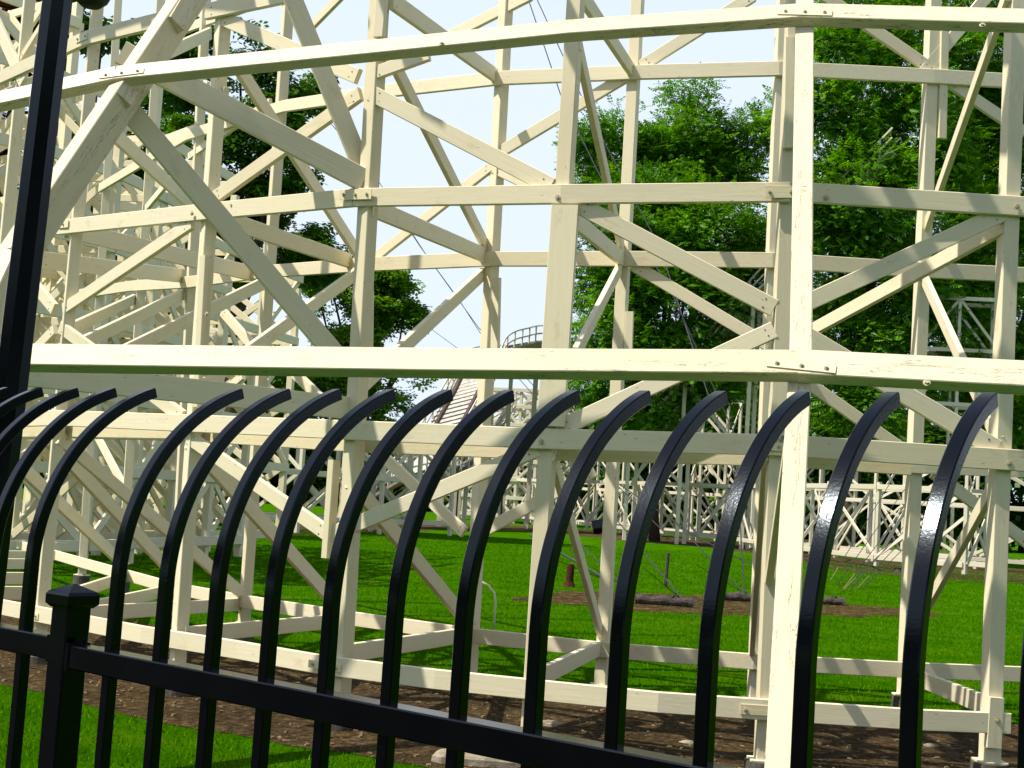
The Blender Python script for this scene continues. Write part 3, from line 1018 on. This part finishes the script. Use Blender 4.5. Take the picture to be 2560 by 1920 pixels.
# ------------------------------------------------------------------ trees
LEAFLETS = []
for s in (-1, 1):
    for k in range(4):
        y0 = .18 + .2 * k
        LEAFLETS.append((s, y0, .30 - .05 * abs(k - 1.2), R(58 - 7 * k)))
LEAFLETS.append((0, .82, .30, 0))
def leaf_template(kind):
    q = []
    if kind == 'frond':
        for s, y0, ln, a in LEAFLETS:
            dx, dy = s * math.sin(a), math.cos(a)
            nx, ny = dy, -dx
            wd = ln * .30
            p0 = (0, y0, 0)
            mid = (dx * ln * .5, y0 + dy * ln * .5, -.03 * abs(s))
            tip = (dx * ln, y0 + dy * ln, -.10 * abs(s))
            q += [p0, (mid[0] + nx * wd, mid[1] + ny * wd, mid[2]), tip, (mid[0] - nx * wd, mid[1] - ny * wd, mid[2])]
    else:
        for a in (-1.9, -.95, 0, .95, 1.9):
            dx, dy = math.sin(a), math.cos(a)
            nx, ny = dy, -dx
            ln = .55 + .12 * math.cos(a)
            ox, oy = .35 * math.sin(a * .8), .35 * math.cos(a * .8)
            q += [(ox, oy, 0), (ox + dx * ln * .55 + nx * .24, oy + dy * ln * .55 + ny * .24, -.05), (ox + dx * ln, oy + dy * ln, -.14), (ox + dx * ln * .55 - nx * .24, oy + dy * ln * .55 - ny * .24, -.05)]
    return np.array(q)
TPL = {'frond': leaf_template('frond'), 'leaf': leaf_template('leaf')}

def crown(name, parent, blobs, n, size, m, kind='frond', gap=.12, seed=0):
    """blobs: list of (centre Vector, rx, rz); leaves on sprays spread through each blob"""
    g_ = np.random.default_rng(seed)
    off = np.array(parent.location)
    wts = np.array([b[1] * b[1] for b in blobs])
    wts = wts / wts.sum()
    ch = g_.choice(len(blobs), n, p=wts)
    cen = np.array([list(b[0]) for b in blobs])[ch]
    rx = np.array([b[1] for b in blobs])[ch]
    rz = np.array([b[2] for b in blobs])[ch]
    # sprays: leaves gather round twig ends so the crown has clumps and holes
    nsp = max(8, n // 22)
    sch = g_.choice(len(blobs), nsp, p=wts)
    u = g_.normal(size=(nsp, 3))
    u /= np.linalg.norm(u, axis=1)[:, None]
    rad = g_.uniform(.35, 1.0, nsp) ** .6 * g_.uniform(.85, 1.15, nsp)
    scen = np.array([list(b[0]) for b in blobs])[sch]
    srx = np.array([b[1] for b in blobs])[sch]
    srz = np.array([b[2] for b in blobs])[sch]
    sp = scen + u * rad[:, None] * np.stack([srx, srx, srz], 1)
    keep = np.array([mnoise.noise(Vector(p) * .55 + Vector((seed * 3.1, 0, 0))) > -gap * 1.6 for p in sp])
    sp, u = sp[keep], u[keep]
    stone = np.clip(.45 + .35 * g_.normal(size=len(sp)) * .6, 0, 1)
    k = g_.integers(0, len(sp), n)
    jit = np.clip(g_.normal(size=(n, 3)), -1.5, 1.5) * np.array([.75, .75, .42]) * size * 1.5
    pos = sp[k] + jit
    out = u[k] + g_.normal(size=(n, 3)) * .55
    out[:, 2] = out[:, 2] * .5 - .12
    out /= np.linalg.norm(out, axis=1)[:, None]
    up = np.tile([0, 0, 1.0], (n, 1)) + g_.normal(size=(n, 3)) * .38
    xa = np.cross(out, up)
    xa /= np.linalg.norm(xa, axis=1)[:, None] + 1e-9
    za = np.cross(xa, out)
    sc = size * g_.uniform(.65, 1.3, n)
    tp = TPL[kind]
    V = (pos[:, None, :] + sc[:, None, None] * (tp[None, :, 0:1] * xa[:, None, :] + tp[None, :, 1:2] * out[:, None, :] + tp[None, :, 2:3] * za[:, None, :]))
    nq = len(tp) // 4
    tone = np.clip(np.repeat(stone[k], nq) + g_.normal(size=n * nq) * .12, 0, 1)
    V = V.reshape(-1, 3) - off
    Fc = np.arange(n * nq * 4).reshape(-1, 4)
    return fast_mesh(name, V, Fc, m, tone, parent), sp

def tree(label, base, blobs, n, size, m, kind='frond', gap=.12, seed=0, trunk_r=.2, group=None, limbs=True, name='tree'):
    t = thing(name, label, 'tree', tuple(base), group)
    c, sp = crown('crown', t, blobs, n, size, m, kind, gap, seed)
    r_ = random.Random(seed)
    mb = MB()
    base = Vector(base)
    hi = max(b[0].z for b in blobs)
    midx = sum((b[0] for b in blobs), Vector()) / len(blobs)
    fork = base.lerp(Vector((midx.x, midx.y, 0)), .5)
    fork.z = min(b[0].z for b in blobs) * .75
    mb.tube([base - Vector((0, 0, .2)), base.lerp(fork, .4) + Vector((r_.uniform(-.1, .1), 0, 0)), fork], [trunk_r * 1.35, trunk_r, trunk_r * .85], 10)
    for b in blobs:
        c0 = b[0]
        m1 = fork.lerp(c0, .5) + Vector((r_.uniform(-.4, .4), r_.uniform(-.4, .4), .25))
        mb.tube([fork, m1, c0], [trunk_r * .6, trunk_r * .34, trunk_r * .14], 7)
        if limbs:
            for k in range(7):
                a = Vector(sp[r_.randrange(len(sp))])
                if (a - c0).length < b[1] * 1.3:
                    q = m1.lerp(c0, r_.random())
                    mb.tube([q, q.lerp(a, .55) + Vector((0, 0, -.1)), a], [trunk_r * .16, trunk_r * .1, trunk_r * .035], 5)
    mb.build('trunk', M_BARK, t, smooth=True)
    return t

def blob(px, py, rpx, d, squash=.85, dy=0):
    c_ = at(px, py, d + dy)
    r0 = rpx * d / F
    return (c_, r0, r0 * squash)

tree('tall leafy green tree with pointed tips rising behind the middle of the trestle', at(1640, 1420, 60) * Vector((1, 1, 0)) if False else Vector((at(1640, 1300, 60).x, 60, 0)),
     [blob(1724, 330, 90, 60), blob(1650, 420, 120, 60), blob(1550, 385, 90, 60), blob(1510, 480, 72, 59), blob(1600, 560, 150, 58), blob(1790, 430, 110, 61), blob(1760, 600, 160, 58),
      blob(1550, 700, 112, 58), blob(1690, 760, 150, 57), blob(1850, 720, 130, 60), blob(1550, 850, 105, 57), blob(1720, 920, 130, 58), blob(1515, 960, 78, 57), blob(1600, 1010, 110, 58), blob(1725, 230, 38, 60), blob(1560, 300, 45, 59), blob(1480, 345, 36, 59), blob(1880, 330, 60, 61)],
     44000, .50, M_LEAF, gap=.10, seed=3, trunk_r=.2, group='leafy trees behind the trestle')
tree('big leafy green tree filling the upper right behind the two right bays', Vector((at(2110, 1300, 56).x, 56, 0)),
     [blob(2120, 130, 130, 56), blob(2260, 110, 150, 57), blob(2100, 300, 150, 55), blob(2250, 330, 170, 55), blob(2150, 500, 170, 54), blob(2320, 540, 170, 56), blob(2080, 680, 130, 55), blob(2220, 720, 150, 55),
      blob(2400, 700, 140, 57), blob(2130, 850, 130, 55), blob(2300, 890, 130, 56), blob(2160, 1010, 100, 55), blob(2060, 480, 100, 56), blob(2200, 20, 120, 57)],
     46000, .48, M_LEAF, gap=.08, seed=5, trunk_r=.32, group='leafy trees behind the trestle')
tree('leafy green tree cut off by the right edge of the photo', Vector((at(2480, 1300, 60).x, 60, 0)),
     [blob(2440, 140, 160, 60), blob(2560, 240, 160, 60), blob(2470, 400, 160, 60), blob(2600, 480, 170, 60), blob(2500, 640, 150, 60), blob(2580, 800, 150, 60), blob(2440, 900, 120, 61), blob(2540, 1000, 110, 60), blob(2420, 0, 120, 60)],
     30000, .52, M_LEAF, gap=.10, seed=8, trunk_r=.3, group='leafy trees behind the trestle')
tree('airy dark green tree with sky gaps behind the left bays', Vector((at(560, 1260, 44).x, 44, 0)),
     [blob(600, 160, 100, 44), blob(730, 210, 90, 44), blob(640, 330, 120, 44), blob(520, 400, 120, 44), blob(700, 440, 100, 44), blob(600, 540, 130, 44), blob(730, 590, 90, 44), blob(520, 640, 110, 44), blob(430, 220, 80, 45), blob(790, 640, 70, 44), blob(470, 120, 70, 44)],
     11500, .26, M_LEAF2, kind='leaf', gap=.02, seed=12, trunk_r=.22)
tree('small bright green tree beside the second post from the left', Vector((at(900, 1260, 48).x, 48, 0)),
     [blob(960, 740, 75, 48), blob(880, 800, 90, 48), blob(800, 760, 80, 48), blob(960, 860, 75, 48), blob(1010, 790, 45, 48), blob(880, 940, 100, 48), blob(980, 970, 75, 48), blob(780, 900, 90, 48), blob(930, 1040, 90, 48), blob(820, 680, 60, 48), blob(1040, 870, 40, 48), blob(950, 680, 35, 48)],
     9000, .25, M_LEAF3, kind='leaf', gap=.06, seed=14, trunk_r=.16)
tree('purple leaved tree showing between boards at the upper left edge', Vector((at(10, 1200, 36).x, 36, 0)),
     [blob(10, 160, 100, 36), blob(-60, 60, 120, 36), blob(60, 60, 60, 36), blob(-40, 320, 120, 36)], 3800, .3, M_PURPLE, kind='leaf', gap=.05, seed=15, trunk_r=.18)
tree('broad green tree far behind the left trestle', Vector((at(160, 1200, 62).x, 62, 0)),
     [blob(120, 120, 120, 62), blob(260, 60, 120, 62), blob(40, 500, 160, 62), blob(200, 420, 150, 62), blob(330, 340, 120, 62), blob(260, 700, 170, 62), blob(420, 800, 150, 62), blob(80, 860, 170, 62)],
     8000, .5, M_LEAF2, kind='leaf', gap=.03, seed=17, trunk_r=.3)
# the wood line that closes the view
for i, (px, top_, d) in enumerate(((-150, 700, 95), (180, 760, 100), (480, 800, 98), (760, 900, 104), (1020, 1100, 110), (1250, 1120, 112), (1500, 960, 98), (1760, 900, 96), (2020, 960, 92), (2280, 900, 90), (2560, 860, 92), (2800, 820, 90))):
    bl = []
    for k in range(9):
        bl.append(blob(px + random.uniform(-150, 150), random.uniform(top_ + 80, 1250), random.uniform(70, 130), d, .8, random.uniform(-4, 4)))
    for k in range(5):
        bl.append(blob(px - 140 + 70 * k, 1225 + .064 * (px - 1280), 62, d, .9, random.uniform(-2, 2)))
    tree(['deep green tree of the distant wood, far left', 'distant dark tree behind the left trestle bents', 'distant dark tree behind the two left posts', 'distant dark tree low behind the small bright tree',
          'low distant tree under the open sky, left of the coaster hill', 'low distant tree behind the steep track', 'distant tree below the tall pointed tree', 'distant tree behind the lift hill',
          'distant tree behind the right low trestle', 'distant tree under the big right tree', 'distant tree at the right edge behind the low trestle', 'distant tree beyond the right edge'][i],
         Vector((at(px, 1290, d).x, d, 0)), bl, 5200, .8, M_LEAF2, kind='leaf', gap=.3, seed=30 + i, trunk_r=.3, group='trees of the distant wood', limbs=False)

# unseen trees added outside the view to darken fence reflections and shaded boards
for i, (az, d, h) in enumerate(((88, 17, 9), (108, 15, 10), (128, 16, 11), (148, 15, 10), (168, 16, 10), (188, 15, 9.5), (208, 16, 8.5), (226, 18, 8), (238, 22, 8.5), (250, 23, 8.5), (262, 23, 8.5), (274, 24, 8.5), (34, 46, 10), (46, 40, 10), (58, 36, 10), (72, 32, 10))):
    b = Vector((math.sin(R(az)) * d, math.cos(R(az)) * d, 0))
    bl = [(b + Vector((random.uniform(-2.2, 2.2), random.uniform(-2, 2), random.uniform(1.6, h - 1.6))), random.uniform(1.5, 2.3), random.uniform(1.3, 1.9)) for k in range(9)]
    tree('unseen leafy tree added on the near side of the iron fence to darken reflections', b, bl, 2600, .42, M_LEAF2, kind='leaf', gap=.25, seed=60 + i, trunk_r=.2, group='unseen trees added on the near side of the fence', limbs=False)

# ------------------------------------------------------------------ far coaster structures
def run(name, label, cat, path, tops, levels, sep, ps=.11, m=None, track=None, seed=0, kinds=('x', 'd'), group=None, base_z=0.0):
    """trestle: bents along a plan path (Vectors), each tops[i] high, ledgers at the given levels"""
    m = m or M_FAR
    r_ = random.Random(seed)
    o = thing(name, label, cat, (path[0].x, path[0].y, 0), group)
    cnt = {}
    stuff = {}
    def part(kind, A, B, w, t, n):
        cnt[kind] = cnt.get(kind, 0) + 1
        if cnt[kind] <= 95:
            beam(kind, o, A, B, w, t, n, m, ch=.006)
        else:
            stuff.setdefault(kind, MB()).beam(A, B, w, t, n)
    N = len(path)
    tg = [(path[min(i + 1, N - 1)] - path[max(i - 1, 0)]).normalized() for i in range(N)]
    nm = [Vector((t.y, -t.x, 0)) for t in tg]
    up = Vector((0, 0, 1))
    rows = []
    for s in (.5, -.5):
        rows.append([path[i] + nm[i] * sep * s for i in range(N)])
    for i in range(N):
        for rw in rows:
            part('post', rw[i] + up * base_z, rw[i] + up * tops[i], ps, ps, nm[i])
    for ri, rw in enumerate(rows):
        s = 1 if ri == 0 else -1
        for i in range(N - 1):
            for z in levels:
                if z < min(tops[i], tops[i + 1]) + .3:
                    o_ = nm[i] * s * ps * .72
                    part('ledger', rw[i] + o_ + up * z, rw[i + 1] + o_ + up * z, ps * 1.3, ps * .42, nm[i])
            for a, b in zip(levels, levels[1:]):
                if b < min(tops[i], tops[i + 1]) + .3 and r_.random() < .9:
                    o_ = nm[i] * s * ps * .3
                    if (i + int(a * 3)) % 2:
                        part('brace', rw[i] + o_ + up * a, rw[i + 1] + o_ + up * b, ps * .95, ps * .36, nm[i])
                    else:
                        part('brace', rw[i] + o_ + up * b, rw[i + 1] + o_ + up * a, ps * .95, ps * .36, nm[i])
    for i in range(N):
        for a, b in zip(levels, levels[1:]):
            if b < tops[i] + .3:
                A, B = rows[0][i], rows[1][i]
                o_ = tg[i] * ps * .6
                part('sway_brace', A + o_ + up * a, B + o_ + up * b, ps * .95, ps * .36, tg[i])
                if r_.random() < .6:
                    part('sway_brace', A - o_ + up * b, B - o_ + up * a, ps * .95, ps * .36, tg[i])
                part('sway_brace', A + o_ * 1.6 + up * b, B + o_ * 1.6 + up * b, ps * .95, ps * .36, tg[i])
    for k, mb in stuff.items():
        q = mb.build(k, m, o)
        q['kind'] = 'stuff'
    return o

def track_on(o, pts, width, n_tie=None, side_rail=True, tilt=None, m_rail=None):
    """brown running rails on grey ties along 3-D points, with white handrails"""
    pts = [Vector(p) for p in pts]
    dense = []
    for i in range(len(pts) - 1):
        p0, p1, p2, p3 = pts[max(i - 1, 0)], pts[i], pts[i + 1], pts[min(i + 2, len(pts) - 1)]
        for k in range(10):
            t = k / 10
            dense.append(.5 * ((2 * p1) + (p2 - p0) * t + (2 * p0 - 5 * p1 + 4 * p2 - p3) * t * t + (3 * p1 - p0 - 3 * p2 + p3) * t ** 3))
    dense.append(pts[-1])
    sides = []
    for i, p in enumerate(dense):
        d = (dense[min(i + 1, len(dense) - 1)] - dense[max(i - 1, 0)]).normalized()
        s = d.cross(Vector((0, 0, 1)))
        s = s.normalized() if s.length > 1e-4 else Vector((1, 0, 0))
        if tilt:
            s = Matrix.Rotation(tilt, 3, d) @ s
        sides.append((s, s.cross(d).normalized()))
    for sg in (-1, 1):
        mb = MB()
        for i in range(len(dense) - 1):
            mb.beam(dense[i] + sides[i][0] * sg * width * .3 + sides[i][1] * .12, dense[i + 1] + sides[i + 1][0] * sg * width * .3 + sides[i + 1][1] * .12, .16, .14, sides[i][1])
        mb.build('running_rail', m_rail or M_RAIL, o)
    L = 0
    last = -1
    mb = MB()
    for i in range(len(dense) - 1):
        seg = (dense[i + 1] - dense[i]).length
        k = max(1, int(seg / .33))
        for j in range(k):
            q = dense[i].lerp(dense[i + 1], j / k)
            mb.beam(q - sides[i][0] * width * .5, q + sides[i][0] * width * .5, .27, .1, sides[i][1])
    t_ = mb.build('tie_deck', M_TIE, o)
    if side_rail:
        for sg in (-1, 1):
            mb = MB()
            for i in range(len(dense) - 1):
                a, b = dense[i] + sides[i][0] * sg * width * .5, dense[i + 1] + sides[i + 1][0] * sg * width * .5
                for h in (.4, .8):
                    mb.beam(a + Vector((0, 0, h)), b + Vector((0, 0, h)), .07, .06, sides[i][0])
                if i % 3 == 0:
                    mb.beam(a, a + Vector((0, 0, .8)), .07, .07, sides[i][0])
            mb.build('handrail', M_FAR, o)

def walk(pts, step):
    """points every step metres along a plan polyline of (px, d) pairs on the ground"""
    P = [Vector((at(px, 1285, d).x, d, 0)) for px, d in pts]
    out, acc = [P[0]], 0.0
    for a, b in zip(P, P[1:]):
        L = (b - a).length
        t = step - acc
        while t <= L:
            out.append(a.lerp(b, t / L))
            t += step
        acc = L - (t - step)
    return out

# low white trestle across the lawn
wp = walk([(1180, 92), (1464, 72), (1676, 62), (1872, 57), (2085, 46), (2251, 42), (2453, 40), (2700, 39)], 2.9)
lo = run('low_trestle', 'low white timber trestle with X braces across the far side of the lawn', 'coaster trestle', wp, [2.75] * len(wp),
         [.42, 2.6], 1.5, ps=.12, seed=2, base_z=.15)
for i, p in enumerate(wp[::2]):
    mb = MB()
    mb.tube([Vector((p.x, p.y - .75, -.05)), Vector((p.x, p.y - .75, .16))], .22, 12)
    mb.build('footing', M_CONC, lo)
wp8 = walk([(1150, 99), (1464, 80), (1676, 70), (1872, 65), (2085, 55), (2251, 51), (2453, 49), (2700, 48)], 3.4)
run('white_lattice_trestle', 'white lattice trestle standing behind the low white trestle at the wood edge', 'coaster trestle', wp8, [4.2] * len(wp8), [.4, 2.3, 4.2], 1.6, ps=.11, seed=13)
# upper frames standing behind it
wp2 = walk([(1730, 66), (1900, 64)], 2.0)
run('white_frame_trestle', 'white timber frame trestle standing behind the low trestle below the lift hill', 'coaster trestle', wp2, [7.0] * len(wp2), [2.7, 4.9, 6.9], 1.4, ps=.13, seed=4)
# lift hill climbing through the trees
LH = thing('lift_hill', 'white lift hill with handrails climbing up to the right among the trees', 'coaster track', (6, 55, 0))
lp = [at(1540, 1120, 60), at(1586, 1076, 59), at(1722, 955, 58), at(1891, 755, 56.5), at(2030, 620, 55), at(2110, 513, 54), at(2240, 380, 53)]
track_on(LH, lp, 1.5)
for i, p in enumerate(lp[1:4]):
    for s in (-.6, .6):
        beam('post', LH, Vector((p.x + s * .4, p.y + s, 0)), Vector((p.x + s * .4, p.y + s, p.z - .1)), .16, .16, (0, -1, 0), M_FAR)
for a, b in zip(lp[1:3], lp[2:4]):
    beam('brace', LH, Vector((a.x, a.y, a.z * .5)), Vector((b.x, b.y, b.z - .3)), .14, .06, (0, -1, 0), M_FAR)
    beam('brace', LH, Vector((a.x, a.y - .3, a.z - .3)), Vector((b.x, b.y - .3, b.z * .35)), .14, .06, (0, -1, 0), M_FAR)
# white structure glimpsed through the right tree
wp5 = walk([(2270, 54.6), (2480, 54.2)], 1.6)
run('white_tower_trestle', 'white trestle tower glimpsed through the leaves of the big right tree', 'coaster trestle', wp5, [10.8] * len(wp5), [6.4, 8.6, 10.7], 1.4, ps=.12, seed=6)
# twin steep drop between the two middle posts
DR = thing('coaster_drop', 'steep coaster drop with brown rails and grey ties seen between the middle posts', 'coaster track', (-1, 62, 0))
track_on(DR, [at(1500, 886, 70), at(1400, 878, 69), at(1290, 880, 68), at(1215, 900, 66), at(1170, 980, 64), at(1110, 1090, 61), at(1068, 1150, 59), at(1030, 1196, 57), at(960, 1225, 56)], 2.6, tilt=R(18))
track_on(DR, [at(1250, 1040, 71), at(1205, 1110, 66), at(1165, 1170, 62), at(1110, 1212, 59), at(1040, 1236, 57)], 2.0, tilt=R(35))
for px, py, d in ((1400, 858, 69), (1290, 865, 68), (1225, 900, 66), (1175, 985, 64), (1112, 1095, 61), (1205, 1115, 66), (1165, 1172, 62)):
    p = at(px, py, d)
    for s in (-1.1, 1.1):
        beam('post', DR, Vector((p.x + s, p.y + .5, 0)), Vector((p.x + s, p.y + .5, p.z - .3)), .2, .2, (0, -1, 0), M_FAR)
wp3 = walk([(1130, 84), (1400, 82)], 1.15)
run('hill_trestle', 'dense white timber trestle under the steep coaster drop', 'coaster trestle', wp3, [8.0] * len(wp3), [.4, 1.5, 2.6, 3.7, 4.8, 5.9, 7.0, 8.0], 4.0, ps=.17, seed=9)
# trestles at the left behind the near one
wp4 = walk([(-260, 22.5), (160, 25), (420, 29), (640, 33)], 1.75)
run('curving_trestle', 'cream timber trestle crowding behind the left bays of the near trestle', 'coaster trestle', wp4, [max(3.2, 10.5 - .72 * i) for i in range(len(wp4))], [.35, 1.9, 3.4, 4.9, 6.4, 7.9, 9.4], 2.2, ps=.145, m=M_CREAM, seed=10)
wp7 = walk([(-300, 19.5), (60, 21), (330, 24.5), (560, 28)], 1.45)
run('inner_trestle', 'cream timber trestle with closely stacked boards behind the two left posts', 'coaster trestle', wp7, [max(2.6, 9.6 - .85 * i) for i in range(len(wp7))], [.35, 1.55, 2.75, 3.95, 5.15, 6.35, 7.55, 8.75], 1.4, ps=.135, m=M_CREAM, seed=21)
wp6 = walk([(-300, 33), (240, 37), (640, 42), (1080, 50)], 2.1)
run('long_trestle', 'long low white trestle on a pale sill far behind the left bays', 'coaster trestle', wp6, [3.6 if i > 3 else 6.5 for i in range(len(wp6))], [.45, 1.9, 3.4, 4.9, 6.4], 2.0, ps=.13, seed=11)

# ------------------------------------------------------------------ things on the lawn
def lump(name, label, cat, P, L, r, yaw, m, group=None):
    mb = MB()
    d = Vector((math.cos(yaw), math.sin(yaw), 0))
    n = 9
    pts = [P + d * L * (k / (n - 1) - .5) + Vector((0, 0, r * .8 + .015 * math.sin(k * 2.1))) for k in range(n)]
    mb.tube(pts, [r * (.9 + .12 * math.sin(k * 1.7 + L)) for k in range(n)], 12)
    mb.tube([pts[5] + Vector((0, 0, r * .7)), pts[5] + Vector((.03, -.02, r * 1.5))], r * .3, 7)
    return tag(mb.build(name, m, None), label, cat, group)
lump('log', 'long dark split log lying left of the others on the mulch bed', 'log', ground(1660, 1514), 0.92, .085, R(-6), M_LOG, 'logs on the mulch bed')
lump('log', 'dark log lying behind the white leg on the mulch bed', 'log', ground(1845, 1503), .72, .085, R(3), M_LOG, 'logs on the mulch bed')
lump('log', 'short brown log lying right of the white leg on the mulch bed', 'log', ground(2075, 1512), .50, .08, R(-4), M_LOG, 'logs on the mulch bed')
P = ground(*C(8, 1440, 520))
mb = MB()
mb.tube([P, P + Vector((0, 0, .1)), P + Vector((.01, 0, .40)), P + Vector((.01, 0, .41))], [.12, .075, .066, .055], 14)
tag(mb.build('stump', M_RUST, None), 'rusty brown stump standing on the lawn at the left end of the mulch bed', 'stump')
P = ground(*C(8, 2045, 520))
mb = MB()
mb.tube([P, P + Vector((.02, 0, .66))], .032, 8)
tag(mb.build('stake', M_LOG, None), 'thin dark upright stake standing in the lawn behind the mulch bed', 'stake')
P = ground(*C(8, 965, 800))
mb = MB()
mb.tube([P + Vector((0, 0, 0)), P + Vector((.0, 0, .34)), P + Vector((-.02, 0, .44)), P + Vector((-.1, 0, .52)), P + Vector((-.24, 0, .58))], .014, 8)
tag(mb.build('bent_pipe', M_CREAM, None, True), 'thin cream bent pipe standing in the grass beside a back post', 'pipe')
# pale slab and stones at the near edge of the soil
P = ground(*C(8, 960, 1625))
v, f = [], []
out = [(-.36, -.09), (-.30, -.15), (-.05, -.17), (.22, -.15), (.36, -.07), (.33, .08), (.12, .15), (-.2, .14), (-.34, .05)]
for z, s in ((-.02, 1.0), (.035, .98), (.05, .9)):
    for a, b in out:
        v.append(P + Vector((a * s, b * s, z + .006 * math.sin(a * 31 + b * 17))))
k = len(out)
for l in range(2):
    for j in range(k):
        f.append((l * k + j, l * k + (j + 1) % k, (l + 1) * k + (j + 1) % k, (l + 1) * k + j))
f.append(tuple(range(2 * k, 3 * k)))
tag(mesh_obj('stone_slab', v, f, M_STONE), 'flat pale stone slab at the edge of the soil under the fence rail', 'stone slab')
def stone(px, py, s, label):
    P = ground(px, py)
    r_ = random.Random(int(px))
    v, f = [], []
    n = 9
    for z, q in ((-.2, 1), (.35, .95), (.6, .55)):
        for k in range(n):
            a = 2 * math.pi * k / n
            rr = s * q * r_.uniform(.75, 1.15)
            v.append(P + Vector((math.cos(a) * rr * 1.4, math.sin(a) * rr, z * s)))
    for l in range(2):
        for j in range(n):
            f.append((l * n + j, l * n + (j + 1) % n, (l + 1) * n + (j + 1) % n, (l + 1) * n + j))
    f.append(tuple(range(2 * n, 3 * n)))
    tag(mesh_obj('stone', v, f, M_STONE), label, 'stone', 'stones on the soil')
for px, py, s, lb in ((1375, 1815, .06, 'pale stone on the soil just right of the middle picket'),                       (1720, 1862, .045, 'stone near the foot of the white leg'),
                      (2330, 1868, .04, 'stone below the right end of the bottom ledger'), (1180, 1900, .045, 'stone beside the pale slab')):
    stone(px, py, s, lb)
# a floodlight by the low trestle, a grey cabinet behind the left bays
P = ground(1495, 1336)
FL = thing('floodlight', 'black floodlight on the ground at the foot of the low white trestle', 'floodlight', (P.x, P.y, 0))
mb = MB()
mb.beam(P + Vector((-.28, 0, .32)), P + Vector((.28, 0, .46)), .62, .4, (0, -.7, .7), .04)
mb.build('lamp_housing', M_BLACK, FL)
mb = MB()
mb.tube([P, P + Vector((0, 0, .3))], .06, 8)
mb.build('stand', M_BLACK, FL)
P = ground(523, 1276 + 22)
CB = thing('utility_cabinet', 'grey utility cabinet standing on the grass behind the left trestle', 'cabinet', (P.x, P.y, 0))
mb = MB()
mb.beam(P + Vector((0, 0, 0)), P + Vector((0, 0, .75)), .8, .5, (0, -1, 0), .02)
mb.build('case', M_GREY, CB)
mb = MB()
mb.beam(P + Vector((0, -.27, .06)), P + Vector((0, -.27, .68)), .70, .03, (0, -1, 0), .01)
mb.build('door', M_GREY, CB)

# ------------------------------------------------------------------ guy wires
def wire(pts, label, r=.012, group='guy wires', sag=.0):
    mb = MB()
    P = [Vector(p) for p in pts]
    mb.tube(P, r, 6)
    return tag(mb.build('guy_wire', M_WIRE, None), label, 'wire', group)
wire([at(*C(2, 1120, -260), 30), at(*C(2, 1185, 0), 29.7), at(*C(2, 1395, 620), 28.7), at(1500, 440, 27.5), at(*C(5, 2080, 270), 25), at(*C(6, 340, 1165), 24), at(1862, 1488, 22)], 'left one of two thin wires crossing the sky beside the middle post')
wire([at(*C(2, 1180, -140), 31), at(*C(2, 1240, 0), 30.5), at(*C(2, 1410, 370), 29.5), at(*C(2, 1580, 740), 28.5), at(1650, 620, 27), at(1935, 1490, 22)], 'right one of two thin wires crossing the sky beside the middle post')
wire([at(820, 300, 45), at(*C(2, 230, 1120), 44), at(*C(2, 540, 1600), 43), at(*C(5, 870, 500), 41.5), at(1330, 960, 40), at(1540, 1205, 36), at(1745, 1345, 30), at(1900, 1420, 25)], 'upper thin wire slanting down across the left sky opening')
wire([at(860, 400, 45), at(*C(2, 430, 1440), 44), at(*C(5, 510, 0), 43.4), at(*C(5, 745, 320), 42), at(1215, 855, 40), at(1480, 1150, 36), at(1660, 1330, 28)], 'lower thin wire slanting down across the left sky opening', .011)
wire([at(1000, 780, 55), at(*C(5, 450, 420), 54), at(*C(5, 745, 635), 52), at(1200, 925, 50)], 'short thin wire meeting the front ledger left of the coaster hill')
for i, (a, b) in enumerate(((C(8, 1480, 220), C(8, 1760, 500)), (C(8, 1390, 310), C(8, 1700, 490)), (C(8, 1905, 300), C(8, 2170, 620)), (C(9, 120, 270), C(9, 400, 560)))):
    A, B = ground(*b), at(*a, ground(*b).y + 6)
    wire([A, B, B + (B - A) * .9], ['dark wire crossing the lawn right of the rusty stump', 'thick dark wire low on the lawn behind the stump', 'dark wire passing the upright stake down to the log', 'dark wire reaching the log behind the white leg'][i], .014 if i != 1 else .03)
FAN = (((2075, 1452), (2230, 1200)), ((2092, 1462), (2268, 1215)), ((2110, 1470), (2300, 1222)), ((2126, 1475), (2330, 1232)), ((2142, 1472), (2350, 1250)), ((2158, 1470), (2372, 1262)), ((2104, 1478), (2330, 1262)))
for i, (a, b) in enumerate(FAN):
    A, B = ground(*a), at(*b, 38)
    wire([A, B], 'thin guy wire of the fan rising from the grass to the low trestle', .009, 'fan of guy wires at the right')
    mb = MB()
    mb.tube([A, A.lerp(B, .12)], .011, 6)
    tag(mb.build('wire_sleeve', M_TAN if i % 2 == 0 else M_WIRE, None), 'sleeve round the foot of a guy wire in the fan on the grass', 'sleeve', 'sleeves of the guy wire fan')
